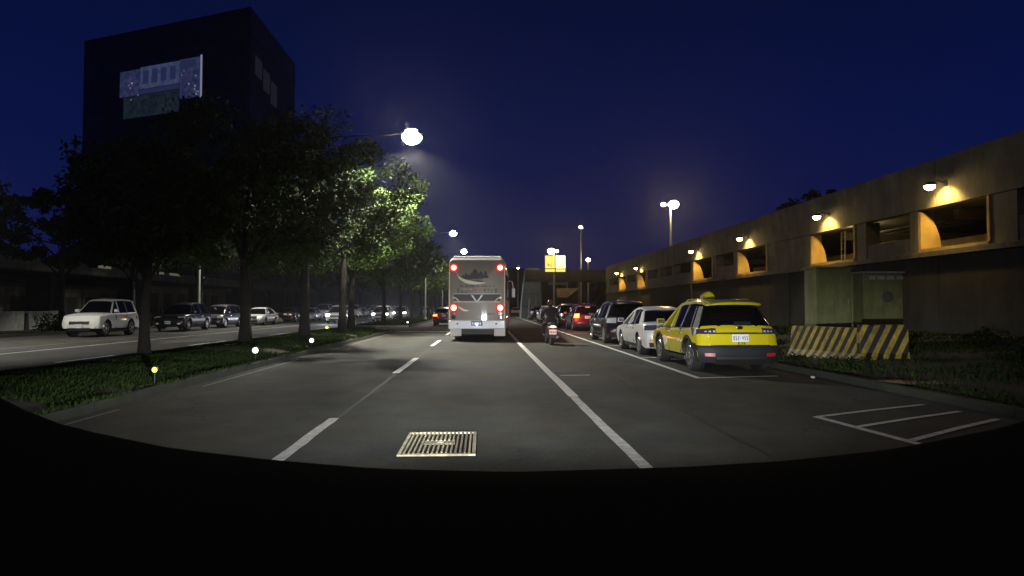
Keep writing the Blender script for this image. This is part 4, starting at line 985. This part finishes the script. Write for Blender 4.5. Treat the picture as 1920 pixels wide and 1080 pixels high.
for sd in (-1, 1):
    bm = bmesh.new(); prism(bm, [(sd * .98, 1.82), (sd * .90, 1.80), (sd * .78, 1.69), (sd * .72, 1.69), (sd * .86, 1.83), (sd * .98, 1.88)], lambda u, v, t: (u, t, v), -.03, -.009); fin('hatch_trim', bm, M['busgrey'], coach)
    bm = bmesh.new(); prism(bm, [(0, 1.69), (sd * .05, 1.69), (sd * .22, 1.90), (sd * .26, 1.95), (sd * .17, 1.95)], lambda u, v, t: (u, t, v), -.035, -.0095); fin('emblem_wing', bm, M['buswhite'], coach)
    bm = bmesh.new(); lathe(bm, [(.045, -.03), (.045, .0), (.03, .01)], 12, 'Y', (sd * 1.0, -.01, 1.85)); fin('marker_lamp', bm, M['clear_lens'], coach)
    bm = bmesh.new(); lathe(bm, [(.035, -.03), (.035, .0), (.03, .01)], 12, 'Y', (sd * .22, -.02, 1.95)); fin('marker_lamp', bm, M['clear_lens'], coach)
    for z, rr_ in ((3.12, .115), (1.42, .125)):
        bm = bmesh.new(); lathe(bm, [(rr_ * .98, -.045), (rr_ * .9, -.05), (.0001, -.055)], 20, 'Y', (sd * (.985), 0, z)); o = fin('taillight', bm, M['lamp_red_hot'], coach)
        bm = bmesh.new(); lathe(bm, [(rr_ * 1.55, -.008), (rr_ * 1.55, -.03), (rr_ * 1.0, -.044), (rr_ * 1.0, -.008)], 22, 'Y', (sd * .985, 0, z)); fin('lens_ring', bm, M['lamp_red'] if z < 2 else M['lamp_red'], o)
        light('POINT', 'tail_glow', (sd * .985, -.22, z), .7, (1, .06, .03), coach, .08)
    for z, mm in ((1.18, 'red_lens'), (1.02, 'smoke')):
        bm = bmesh.new(); lathe(bm, [(.10, .02), (.10, -.025), (.08, -.04), (.0001, -.042)], 18, 'Y', (sd * .985, 0, z)); fin('lamp', bm, M[mm], coach)
    face('corner_strip', 'buscream', sd * 1.165 - .012, sd * 1.165 + .012, .95, 3.2, -.018, .05)
    bm = bmesh.new(); lathe(bm, [(.04, .02), (.04, -.01), (.03, -.012)], 12, 'Y', (sd * .82, -.10, .74)); fin('sensor', bm, M['black'], coach)
    bm = bmesh.new(); bx(bm, sd * .95 - .24, sd * .95 + .24, .55, .62, .20, .51); fin('mudflap', bm, M['busgrey'], coach)
    for ya in (2.6, 3.9, 9.4):
        bm = bmesh.new(); lathe(bm, [(.25, -.14), (.47, -.15), (.5, -.1), (.5, .1), (.47, .15), (.25, .14)], 22, 'X', (sd * 1.03, ya, .5)); fin('wheel', bm, M['rubber'], coach, smooth=True)
    for k in range(6):
        s0, s1 = sorted((sd * 1.20, sd * 1.262)); box('side_window', M['glass'], coach, s0, s1, 1.2 + k * 1.7, 2.75 + k * 1.7, 1.75, 2.85)
    s0, s1 = sorted((sd * 1.24, sd * 1.268)); box('side_marker', M['clear_lens'], coach, s0, s1, 1.0, 1.25, 1.0, 1.08); box('side_marker', M['ochre'], coach, s0, s1, .9, 1.15, .60, .68)
    tb = bmesh.new(); tube(tb, [(sd * 1.1, BL - .1, 3.1), (sd * 1.42, BL + .1, 3.0), (sd * 1.5, BL + .1, 2.5)], .03, 6); mo = fin('mirror_arm', tb, M['buswhite'], coach)
    s0, s1 = sorted((sd * 1.40, sd * 1.60)); box('mirror', M['buswhite'], mo, s0, s1, BL + .02, BL + .14, 2.05, 2.6, bevel=.03)
bm = bmesh.new(); bx(bm, -1.0, 1.0, 1.0, BL - .6, .25, .51); fin('underbody', bm, M['black'], coach)
p = face('licence_plate', 'blueplate', -.24, .24, .66, .86, -.125, -.101, .006)
for k in range(6): face('plate_characters', 'buswhite', -.19 + k * .065, -.155 + k * .065, .71, .80, -.130, -.1255, parent=p)
bm = bmesh.new(); ball(bm, (0, -.135, .72), .045, (1, .5, 1)); fin('plate_lamp', bm, M['reflector'], coach)
# printed picture on the back: town silhouette over a cream swoosh, rows of small lettering
def poly(name, m, pts, d=-.016):
    bm = bmesh.new(); prism(bm, pts, lambda u, v, t: (u, t, v), d, -.0085 - .0); return fin(name, bm, M[m], coach)
sw = []
for k in range(13):
    u = k / 12; sw.append((-.90 + u * 1.3, 2.98 - .60 * (u ** .42) + .12 * u * u))
low = [(x, z - .19 * math.sin(PI * (i / 12)) ** .6 * (1 - .5 * i / 12) - .004) for i, (x, z) in enumerate(sw)]
poly('print_swoosh', 'buscream', sw + low[::-1][1:-1])
rr = random.Random(6); x = -.66; 
for k, (wd, hh) in enumerate(((.14, .14), (.12, .22), (.16, .17), (.10, .26), (.20, .38), (.10, .24), (.13, .30), (.09, .18), (.12, .32), (.08, .14))):
    poly('print_silhouette', 'busdark', [(x, 2.60 + .01 * k), (x + wd, 2.60 + .01 * k), (x + wd, 2.60 + hh), (x + wd / 2, 2.68 + hh), (x, 2.60 + hh)], -.014 - .0005 * (k % 2)); x += wd - .01
poly('print_silhouette', 'busdark', [(-.35, 2.50), (.3, 2.46), (.38, 2.50), (.05, 2.58), (-.2, 2.57)], -.0145)
def glyph_row(z, h, x0, x1, n, m, seed, fill=.9):
    r = random.Random(seed); bm = bmesh.new()
    for k in range(n):
        if r.random() > fill: continue
        a = x0 + (x1 - x0) * k / n; wd = (x1 - x0) / n * .74; s_ = max(.010, h * .15)
        for q in range(3):
            if r.random() < .62: zz = z + h * (.08 + .36 * q); bx(bm, a, a + wd * r.uniform(.6, 1), -.013, -.0085, zz, zz + s_)
        for q in range(2):
            if r.random() < .75: xx = a + wd * (.1 + .62 * q); bx(bm, xx, xx + s_, -.0135, -.0087, z + h * r.uniform(0, .25), z + h * r.uniform(.7, 1))
    return fin('print_lettering', bm, M[m], coach)
glyph_row(2.29, .10, -.72, .74, 20, 'busdark', 1); glyph_row(2.30, .06, -.85, -.74, 2, 'buscream', 2); glyph_row(2.19, .03, -.70, -.2, 9, 'buscream', 3)
glyph_row(2.05, .18, -.84, -.36, 3, 'busdark', 4, 1); glyph_row(2.05, .18, -.28, .22, 3, 'bus_rust', 5, 1); glyph_row(2.05, .18, .30, .90, 4, 'busdark', 6, 1)
glyph_row(1.13, .06, .45, .75, 6, 'busdark', 7, 1)
s2 = [(-.80 + k / 9 * .62, 1.50 - .18 * (k / 9) - .07 * math.sin(PI * k / 9)) for k in range(10)]
poly('print_swoosh', 'buscream', s2 + [(x, z - .085 * math.sin(PI * min(1, (i + 1) / 8)) - .003) for i, (x, z) in enumerate(s2)][::-1][1:])
light('POINT', 'plate_glow', (0, -.3, .72), .9, (.6, .7, 1), coach, .05)

# ================================================================= SCOOTER AND RIDER
sc_ = thing('scooter', 'dark red motor scooter with white plate ridden between lane line and parked cars', 'scooter', (2.62, 24.0, 0), R(2))
def skin_fig(name, m, joints, edges, parent, sub=2):
    me = bpy.data.meshes.new(name); me.from_pydata([j[0] for j in joints], edges, []); o = meshobj(name, me, parent)
    sk = o.modifiers.new('skin', 'SKIN')
    for i, j in enumerate(joints): me.skin_vertices[0].data[i].radius = j[1] if hasattr(j[1], '__len__') else (j[1], j[1])
    me.skin_vertices[0].data[0].use_root = True
    s = o.modifiers.new('sub', 'SUBSURF'); s.levels = sub; s.render_levels = sub; sk.use_smooth_shade = True
    me.materials.append(M[m]); o.data.materials.append(M[m]) if not me.materials else None; return o
for y, nm in ((.25, 'rear'), (1.50, 'front')):
    bm = bmesh.new(); lathe(bm, [(.15, -.05), (.22, -.055), (.245, -.03), (.25, 0), (.245, .03), (.22, .055), (.15, .05)], 24, 'X', (0, y, .25)); wl = fin('wheel', bm, M['rubber'], sc_, smooth=True)
    bm = bmesh.new(); lathe(bm, [(.155, -.04), (.155, .04), (.02, .05), (.02, -.05)], 16, 'X', (0, y, .25)); fin('rim', bm, M['rim'], wl)
# body shell: lofted along y
def sloft(name, m, secs, parent, n=14):
    bm = bmesh.new(); rings = []
    for y, cz, hw, hh in secs:
        rings.append([bm.verts.new((hw * math.copysign(abs(math.cos(a)) ** .7, math.cos(a)), y, cz + hh * math.copysign(abs(math.sin(a)) ** .7, math.sin(a)))) for a in [2 * PI * k / n for k in range(n)]])
    for a, b in zip(rings, rings[1:]):
        for k in range(n): bm.faces.new((a[k], a[(k + 1) % n], b[(k + 1) % n], b[k]))
    bm.faces.new(rings[0]); bm.faces.new(rings[-1][::-1]); return fin(name, bm, M[m], parent, smooth=True)
sloft('tail_body', 'scooter', [(-.12, .72, .04, .03), (-.06, .72, .12, .07), (.1, .70, .165, .12), (.4, .64, .175, .17), (.62, .56, .15, .18), (.72, .45, .10, .1)], sc_)
sloft('seat', 'black', [(-.06, .82, .09, .02), (0, .82, .15, .05), (.3, .80, .16, .06), (.6, .77, .14, .05), (.68, .76, .08, .03)], sc_)
sloft('floorboard', 'black', [(.6, .32, .16, .04), (1.0, .30, .18, .04), (1.15, .33, .16, .04)], sc_)
sloft('leg_shield', 'scooter', [(1.05, .55, .20, .25), (1.14, .66, .22, .32), (1.24, .72, .14, .26), (1.30, .72, .05, .12)], sc_)
sloft('front_fender', 'scooter', [(1.3, .50, .05, .03), (1.45, .53, .075, .04), (1.62, .47, .07, .04), (1.72, .38, .03, .03)], sc_)
bm = bmesh.new(); tube(bm, [(0, 1.5, .25), (0, 1.36, .62), (0, 1.2, .98)], .03, 8); tube(bm, [(-.33, 1.02, 1.02), (-.14, 1.18, 1.0), (.14, 1.18, 1.0), (.33, 1.02, 1.02)], .018, 8); fin('handlebar', bm, M['black'], sc_)
for sd in (-1, 1):
    bm = bmesh.new(); tube(bm, [(sd * .24, 1.12, 1.03), (sd * .36, 1.14, 1.18)], .008, 5); o = fin('mirror_stem', bm, M['black'], sc_)
    bm = bmesh.new(); ball(bm, (sd * .40, 1.14, 1.22), .06, (1.3, .3, .8)); fin('mirror', bm, M['chrome'], o)
box('mudguard', M['black'], sc_, -.09, .09, -.10, -.075, .28, .62, bevel=.01)
bm = bmesh.new(); bx(bm, -.135, .135, -.14, -.115, .42, .60); o = fin('licence_plate', bm, M['plate'], sc_, bevel=.004)
for k in range(6):
    box('plate_characters', M['ink'], o, -.11 + .038 * k, -.095 + .038 * k + .008 * (k % 2), -.143, -.1405, .475, .545)
bm = bmesh.new(); ball(bm, (0, -.12, .71), .10, (1.15, .35, .45)); fin('taillight', bm, M['lamp_red_hot'], sc_, smooth=True)
for sd in (-1, 1):
    bm = bmesh.new(); ball(bm, (sd * .13, -.06, .69), .05, (.9, .5, .7)); fin('turn_lamp', bm, M['clear_lens'], sc_, smooth=True)
    bm = bmesh.new(); tube(bm, [(sd * .13, -.08, .80), (sd * .14, .2, .86)], .013, 6); fin('grab_rail', bm, M['chrome'], sc_)
bm = bmesh.new(); tube(bm, [(.17, .95, .22), (.17, .3, .24), (.18, -.05, .32)], [.03, .045, .055], 10); fin('exhaust', bm, M['steel'], sc_, smooth=True)
light('POINT', 'tail_glow', (0, -.3, .68), 2.5, (1, .12, .06), sc_, .05)
rider = thing('person', 'scooter rider seen from behind in dark jacket and helmet', 'person', (2.62, 24.0, 0), R(2), None)
J = [((0, .38, .88), (.17, .13)), ((0, .40, 1.05), (.165, .12)), ((0, .47, 1.24), (.20, .13)), ((0, .53, 1.38), (.19, .11)), ((0, .56, 1.46), (.06, .06)), ((0, .59, 1.54), (.055, .06)),
     ((-.20, .52, 1.36), (.085, .085)), ((-.31, .62, 1.13), (.062, .062)), ((-.30, .86, 1.04), (.045, .045)), ((-.29, .98, 1.035), (.034, .03)),
     ((.20, .52, 1.36), (.085, .085)), ((.31, .62, 1.13), (.062, .062)), ((.30, .86, 1.04), (.045, .045)), ((.29, .98, 1.035), (.034, .03)),
     ((-.11, .42, .86), (.12, .11)), ((-.21, .88, .80), (.085, .085)), ((-.20, .92, .42), (.06, .06)), ((-.20, 1.04, .36), (.05, .045)),
     ((.11, .42, .86), (.12, .11)), ((.21, .88, .80), (.085, .085)), ((.20, .92, .42), (.06, .06)), ((.20, 1.04, .36), (.05, .045))]
Ed = [(0, 1), (1, 2), (2, 3), (3, 4), (4, 5), (3, 6), (6, 7), (7, 8), (8, 9), (3, 10), (10, 11), (11, 12), (12, 13), (0, 14), (14, 15), (15, 16), (16, 17), (0, 18), (18, 19), (19, 20), (20, 21)]
skin_fig('body', 'cloth', J, Ed, rider)
for sd in (-1, 1):
    sloft('shoe', 'black', [(.86, .355, .035, .03), (.92, .365, .05, .045), (1.05, .355, .05, .035), (1.14, .345, .035, .022)], rider).location = (sd * .20, 0, 0)
    bm = bmesh.new(); ball(bm, (sd * .295, 1.0, 1.035), .042, (1.0, 1.1, .8)); hd = fin('palm', bm, M['skin'], rider, smooth=True)
    for k in range(4):
        bm = bmesh.new(); x = sd * (.262 + k * .022); tube(bm, [(x, 1.02, 1.055), (x, 1.055, 1.045), (x, 1.06, 1.01), (x, 1.035, .995)], [.011, .011, .010, .008], 6); fin('finger', bm, M['skin'], hd, smooth=True)
    bm = bmesh.new(); tube(bm, [(sd * .262, .985, 1.03), (sd * .245, 1.02, 1.015), (sd * .25, 1.045, .998)], [.012, .011, .009], 6); fin('thumb', bm, M['skin'], hd, smooth=True)
bm = bmesh.new(); ball(bm, (0, .615, 1.575), .092, (.85, 1.0, 1.2)); ball(bm, (0, .705, 1.555), .018, (.8, 1, 1.2), 8, 6); fin('head', bm, M['skin'], rider, smooth=True)
bm = bmesh.new(); ball(bm, (0, .60, 1.60), .135, (.92, 1.05, .98), 20, 14)
for v in [v for v in bm.verts if v.co.z < 1.535 and v.co.y > .64]: v.co.z = 1.56
fin('helmet', bm, M['helmet'], rider, smooth=True)
bm = bmesh.new(); prism(bm, [(-.11, 1.56), (.11, 1.56), (.10, 1.66), (-.10, 1.66)], lambda u, v, t: (u, t + .02 * (1 - (u / .11) ** 2), v), .722, .732); fin('visor', bm, M['glass'], rider)
sloft('collar', 'cloth', [(.49, 1.45, .075, .04), (.56, 1.47, .085, .045), (.62, 1.46, .06, .03)], rider)

# ================================================================= GRATE IN THE ROAD
gr = thing('drain_grate', 'rusty rectangular drain grate set in the lane ahead', 'grate', (-.44, 6.72, 0), 0)
X0, X1, YA, YB = -.375, .375, -.56, .56
box('pit', M['pit'], gr, X0, X1, YA, YB, .003, .006)
for a in ((X0, X1, YB - .05, YB), (X0, X1, YA, YA + .05), (X0, X0 + .035, YA + .052, YB - .052), (X1 - .035, X1, YA + .052, YB - .052)): box('frame', M['iron_hi'], gr, *a, .007, .026, bevel=.003)
for k in range(15):
    x = X0 + .062 + k * .0447
    segs = [(YA + .054, YB - .054)] if not (4 <= k <= 10) else [(YA + .054 + .02 * (k % 3), -.06), (.10, YB - .054)]
    for s0, s1 in segs: box('bar', M['iron_hi'] if k < 10 or k == 14 else M['iron'], gr, x - .0105, x + .0105, s0, s1, .008, .028, bevel=.003)
box('centre_plate', M['iron'], gr, X0 + .21, X1 - .22, -.058, .098, .009, .023, bevel=.004)
bm = bmesh.new(); lathe(bm, [(.05, .0235), (.05, .028), (.04, .028), (.04, .0236)], 16, c=(0, .02, 0)); fin('boss', bm, M['iron_hi'], gr)

# ================================================================= BARRIERS, CABINETS, WALL FOOT
def jersey(name, label, p0, p1, h, z0):
    p0, p1 = Vector((*p0, z0)), Vector((*p1, z0)); d = p1 - p0; Lg = d.length
    t = thing(name, label, 'barrier', p0, math.atan2(d.y, d.x), 'striped concrete barriers on the verge')
    prof = [(-.02, -.12), (-.02, .10), (.10, .30), (.17, h), (.33, h), (.40, .30), (.52, .10), (.52, -.12)]
    bm = bmesh.new(); prism(bm, prof, lambda u, v, w_: (w_, u, v), 0, Lg); o = fin('block', bm, M['stripeA'], t, bevel=.015); return t
jersey('jersey_barrier', 'dirty yellow and black striped barrier running back beside the taxi', (8.02, 16.6), (8.66, 14.35), .90, .05)
jersey('jersey_barrier', 'brighter yellow and black striped barrier end facing the road', (8.63, 14.25), (9.62, 13.98), .95, .08)
r = random.Random(77)
for i, (x0, x1, y0, y1, zt, l) in enumerate(((9.22, 10.22, 17.3, 17.95, 2.55, 'tall green utility cabinet, left of two behind the striped barrier'), (10.50, 11.62, 17.2, 17.9, 2.42, 'green utility cabinet with a pale top edge, right of two behind the striped barrier'))):
    t = thing('utility_cabinet', l, 'cabinet', ((x0 + x1) / 2, y0, 0), 0, 'utility cabinets below the wall'); q = (x1 - x0) / 2; d = y1 - y0
    box('plinth', M['concrete'], t, -q - .05, q + .05, -.05, d + .05, .0, .78)
    box('cabinet', M['cab_green'], t, -q, q, 0, d, .783, zt - .05, bevel=.012)
    box('roof', M['cab_green'] if i == 0 else M['cab_pale'], t, -q - .04, q + .04, -.05, d + .04, zt - .047, zt, bevel=.01)
    for k in range(2):
        a = -q + .04 + k * (q - .03); box('door', M['cab_green'], t, a, a + q - .05, -.018, -.003, .86, zt - .14, bevel=.004)
        box('door_handle', M['steel'], t, a + q - .14, a + q - .10, -.04, -.019, 1.5, 1.66)
    if i == 1:
        for k in range(4): box('pale_sticker', M['cab_pale'], t, -.42 + k * .26 + r.uniform(-.02, .02), -.22 + k * .26, -.026, -.0185, zt - .22, zt - .12)
        bm = bmesh.new(); lathe(bm, [(.16, -.004), (.16, .004), (.0001, .004)], 14, 'Y', (.12, -.024, 1.72)); fin('sticker', bm, M['stone'], t)
box_w = thing('rubble_kerb', 'broken reddish kerb stones lying at the verge edge before the barrier', 'stones', (6.95, 10.6, 0))
for k in range(6):
    o = box('stone', M['kerb_red'], box_w, -.09, .09, -.22, .22, 0, .13, bevel=.02); o.location = (.20 + k * .26, .42 - k * .13, .02); o.rotation_euler = (r.uniform(-.1, .1), r.uniform(-.1, .1), 1.1 + r.uniform(-.2, .2))
for (x, y, s, l) in ((6.62, 12.6, 1.0, 'small white stone on the asphalt edge before the weeds'), (7.02, 12.05, .8, 'smaller white stone right of the first one')):
    bm = bmesh.new(); ball(bm, (0, 0, 0), .038 * s, (1.3, 1, .7), 7, 5); o = fin('small_stone', bm, M['kerb_white']); o.location = (x, y, .03); tag(o, l, 'stone')
SG = 'weeds on the right verge'
for i, (x, y, a, h, n, l) in enumerate(((7.45, 13.2, .35, .42, 420, 'bright green weed at the foot of the striped barrier'), (8.1, 13.6, .5, .30, 380, 'low weeds in front of the bright barrier end'), (7.3, 14.6, .4, .38, 320, 'dark weeds left of the barrier beside the taxi'),
        (9.3, 10.2, .7, .32, 420, 'wide low bush behind the broken kerb stones'), (10.2, 8.9, .7, .4, 460, 'dark clump of weeds at the right edge of the view'), (8.4, 8.2, .35, .22, 260, 'small weed clump above the hatched bay'), (11.2, 12.4, .9, .45, 460, 'dark bush below the wall right of the barriers'), (12.6, 15.5, .8, .55, 420, 'dark bush at the foot of the blank wall'))):
    shrub('weed_clump', l, (x, y, verz(x, y, max(0, (x - 7) / 8.2)) - .02), a, a, h, n, .07 if i < 6 else .1, 40 + i, m='grass' if i in (0, 1, 5) else 'leaf_dark', group=SG, cat='plant')
# low wall and planters at the far left
t = thing('low_wall', 'pale low garden wall at the left edge behind the off-roader', 'wall', (-27, 34, .1))
yy = -5.0
for k, ln in enumerate((3.2, 3.6, 3.4, 3.0)):
    box('wall_block', M['kerb_white'], t, -.15, .15, yy, yy + ln - .35, 0, 1.12, bevel=.02)
    bm = bmesh.new(); prism(bm, [(yy + ln - .34, 0), (yy + ln + .02, 0), (yy + ln - .12, 1.0), (yy + ln - .26, 1.0)], lambda u, v, w_: (w_, u, v), -.2, .2); fin('pillar', bm, M['concrete_dark'], t); yy += ln
t = thing('low_wall', 'long low kerb wall between the white off-roader and the dark blue SUV', 'wall', (-22.9, 42, .1)); box('wall_block', M['kerb_white'], t, -.2, .2, -3.4, 2.4, 0, .32, bevel=.02); box('coping', M['kerb'], t, -.25, .25, -3.5, 2.5, .322, .42, bevel=.02)
for i, (x, y, s, l) in enumerate(((-23.9, 37, .8, 'dark hedge bush behind the white off-roader'), (-24.0, 41.0, 1.0, 'dark hedge bush behind the low kerb wall'), (-23.5, 45, .9, 'dark hedge bush beside the dark blue SUV'), (-24, 52, 1.1, 'dark hedge bush behind the purple-grey minivan'), (-23.5, 66, 1.2, 'yellowish green bush lit behind the far parked cars'))):
    shrub('hedge_bush', l, (x, y, .15), 1.5 * s, 1.8 * s, 1.5 * s, 900, .16, 60 + i, m='leaf_dark' if i != 4 else 'leaf', group='bushes on the far verge')
hp = thing('stone_heap', 'heap of grey stones on the far verge between parked cars', 'stones', (-19.6, 58.3, 0)); r = random.Random(8)
for k in range(16):
    bm = bmesh.new(); ball(bm, (0, 0, 0), r.uniform(.25, .5), (1, r.uniform(.7, 1.2), r.uniform(.5, .8)), 7, 5)
    for v in bm.verts: v.co *= 1 + .25 * noise.noise(v.co * 3 + Vector((k, 0, 0)))
    o = fin('stone', bm, M['stone'], hp); a = r.uniform(0, 6.3); d = r.random() ** .5 * 1.5; o.location = (math.cos(a) * d, math.sin(a) * d, .15 + .55 * (1 - d / 1.6))

# reflectors along the median kerb; emission paints the headlight light they throw back
MK = 'glowing reflectors on the median kerb'
for i, (x, y, h, mm, s, l) in enumerate(((-5.6, 11.25, .26, 'reflector_y', .055, 'nearest glowing reflector, yellowish, in the dark grass'), (-5.6, 16.1, .27, 'reflector', .085, 'brightest white glowing reflector on the kerb, beside the second tree'), (-5.6, 21.3, .25, 'reflector', .085, 'third white glowing reflector, before the third tree'),
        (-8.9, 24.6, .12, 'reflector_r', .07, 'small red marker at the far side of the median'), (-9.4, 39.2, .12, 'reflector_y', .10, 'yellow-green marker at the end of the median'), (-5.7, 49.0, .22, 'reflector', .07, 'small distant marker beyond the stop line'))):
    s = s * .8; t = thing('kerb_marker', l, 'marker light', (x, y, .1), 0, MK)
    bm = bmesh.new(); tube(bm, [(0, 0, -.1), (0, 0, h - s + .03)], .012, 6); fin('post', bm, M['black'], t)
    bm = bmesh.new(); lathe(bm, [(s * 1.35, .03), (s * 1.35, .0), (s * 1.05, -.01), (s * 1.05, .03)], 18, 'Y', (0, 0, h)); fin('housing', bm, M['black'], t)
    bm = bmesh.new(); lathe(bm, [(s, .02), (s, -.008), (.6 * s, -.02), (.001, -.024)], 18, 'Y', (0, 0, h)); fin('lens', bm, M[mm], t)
# litter and pebbles
# ================================================================= OWN CAR: dashboard in the dark, headlights
dsh = thing('dashboard', 'black car dashboard curving up at both sides across the bottom of the view', 'dashboard', (.07, 1.0, 0))
DP = [(-1.2, 1.50), (-.85, 1.335), (-.72, 1.266), (-.65, 1.238), (-.49, 1.203), (-.33, 1.183), (-.17, 1.168), (.05, 1.160), (.33, 1.165), (.5, 1.173), (.68, 1.190), (.86, 1.222), (1.2, 1.31)]
def dprof(x):
    for (a, za), (b, zb) in zip(DP, DP[1:]):
        if a <= x <= b: return za + (zb - za) * (x - a) / (b - a)
    return 1.3
bm = bmesh.new(); rows = []
for i in range(41):
    u = i / 40 * 2 - 1; x = u * 1.05; z = dprof(x + .07)
    rows.append([bm.verts.new((x, dy, zz)) for dy, zz in ((0.06, .80), (.06, z - .02), (.045, z - .006), (.02, z), (-.10, z - .012), (-.45, z - .10), (-.55, z - .18), (-.56, .80))])
for a, b in zip(rows, rows[1:]):
    n = len(a)
    for k in range(n): bm.faces.new((a[k], a[(k + 1) % n], b[(k + 1) % n], b[k]))
bm.faces.new(rows[0]); bm.faces.new(rows[-1][::-1])
fin('panel', bm, M['dash'], dsh, smooth=True)
for sd in (-1, 1):
    light('SPOT', 'headlight', (sd * .62, 1.2, .66), 5200, (.95, .96, .95), dsh, .05, 91, 1.0, (sd * .12, 1, -.018)).scale = (1, .185, 1)

# ================================================================= thin haze, added for a glow around the lamps
bm = bmesh.new(); bx(bm, -120, 140, -45, 560, -1.7, 60)
hz = stuff(fin('haze', bm, M['black'])); hz.data.materials.clear()
hm = bpy.data.materials.new('haze_air'); hm.use_nodes = True; t = hm.node_tree; t.nodes.clear()
o_ = t.nodes.new('ShaderNodeOutputMaterial'); pv = t.nodes.new('ShaderNodeVolumePrincipled')
pv.inputs['Color'].default_value = (.9, .9, .9, 1); pv.inputs['Density'].default_value = .0007; pv.inputs['Anisotropy'].default_value = .8
t.links.new(pv.outputs[0], o_.inputs['Volume']); hz.data.materials.append(hm)
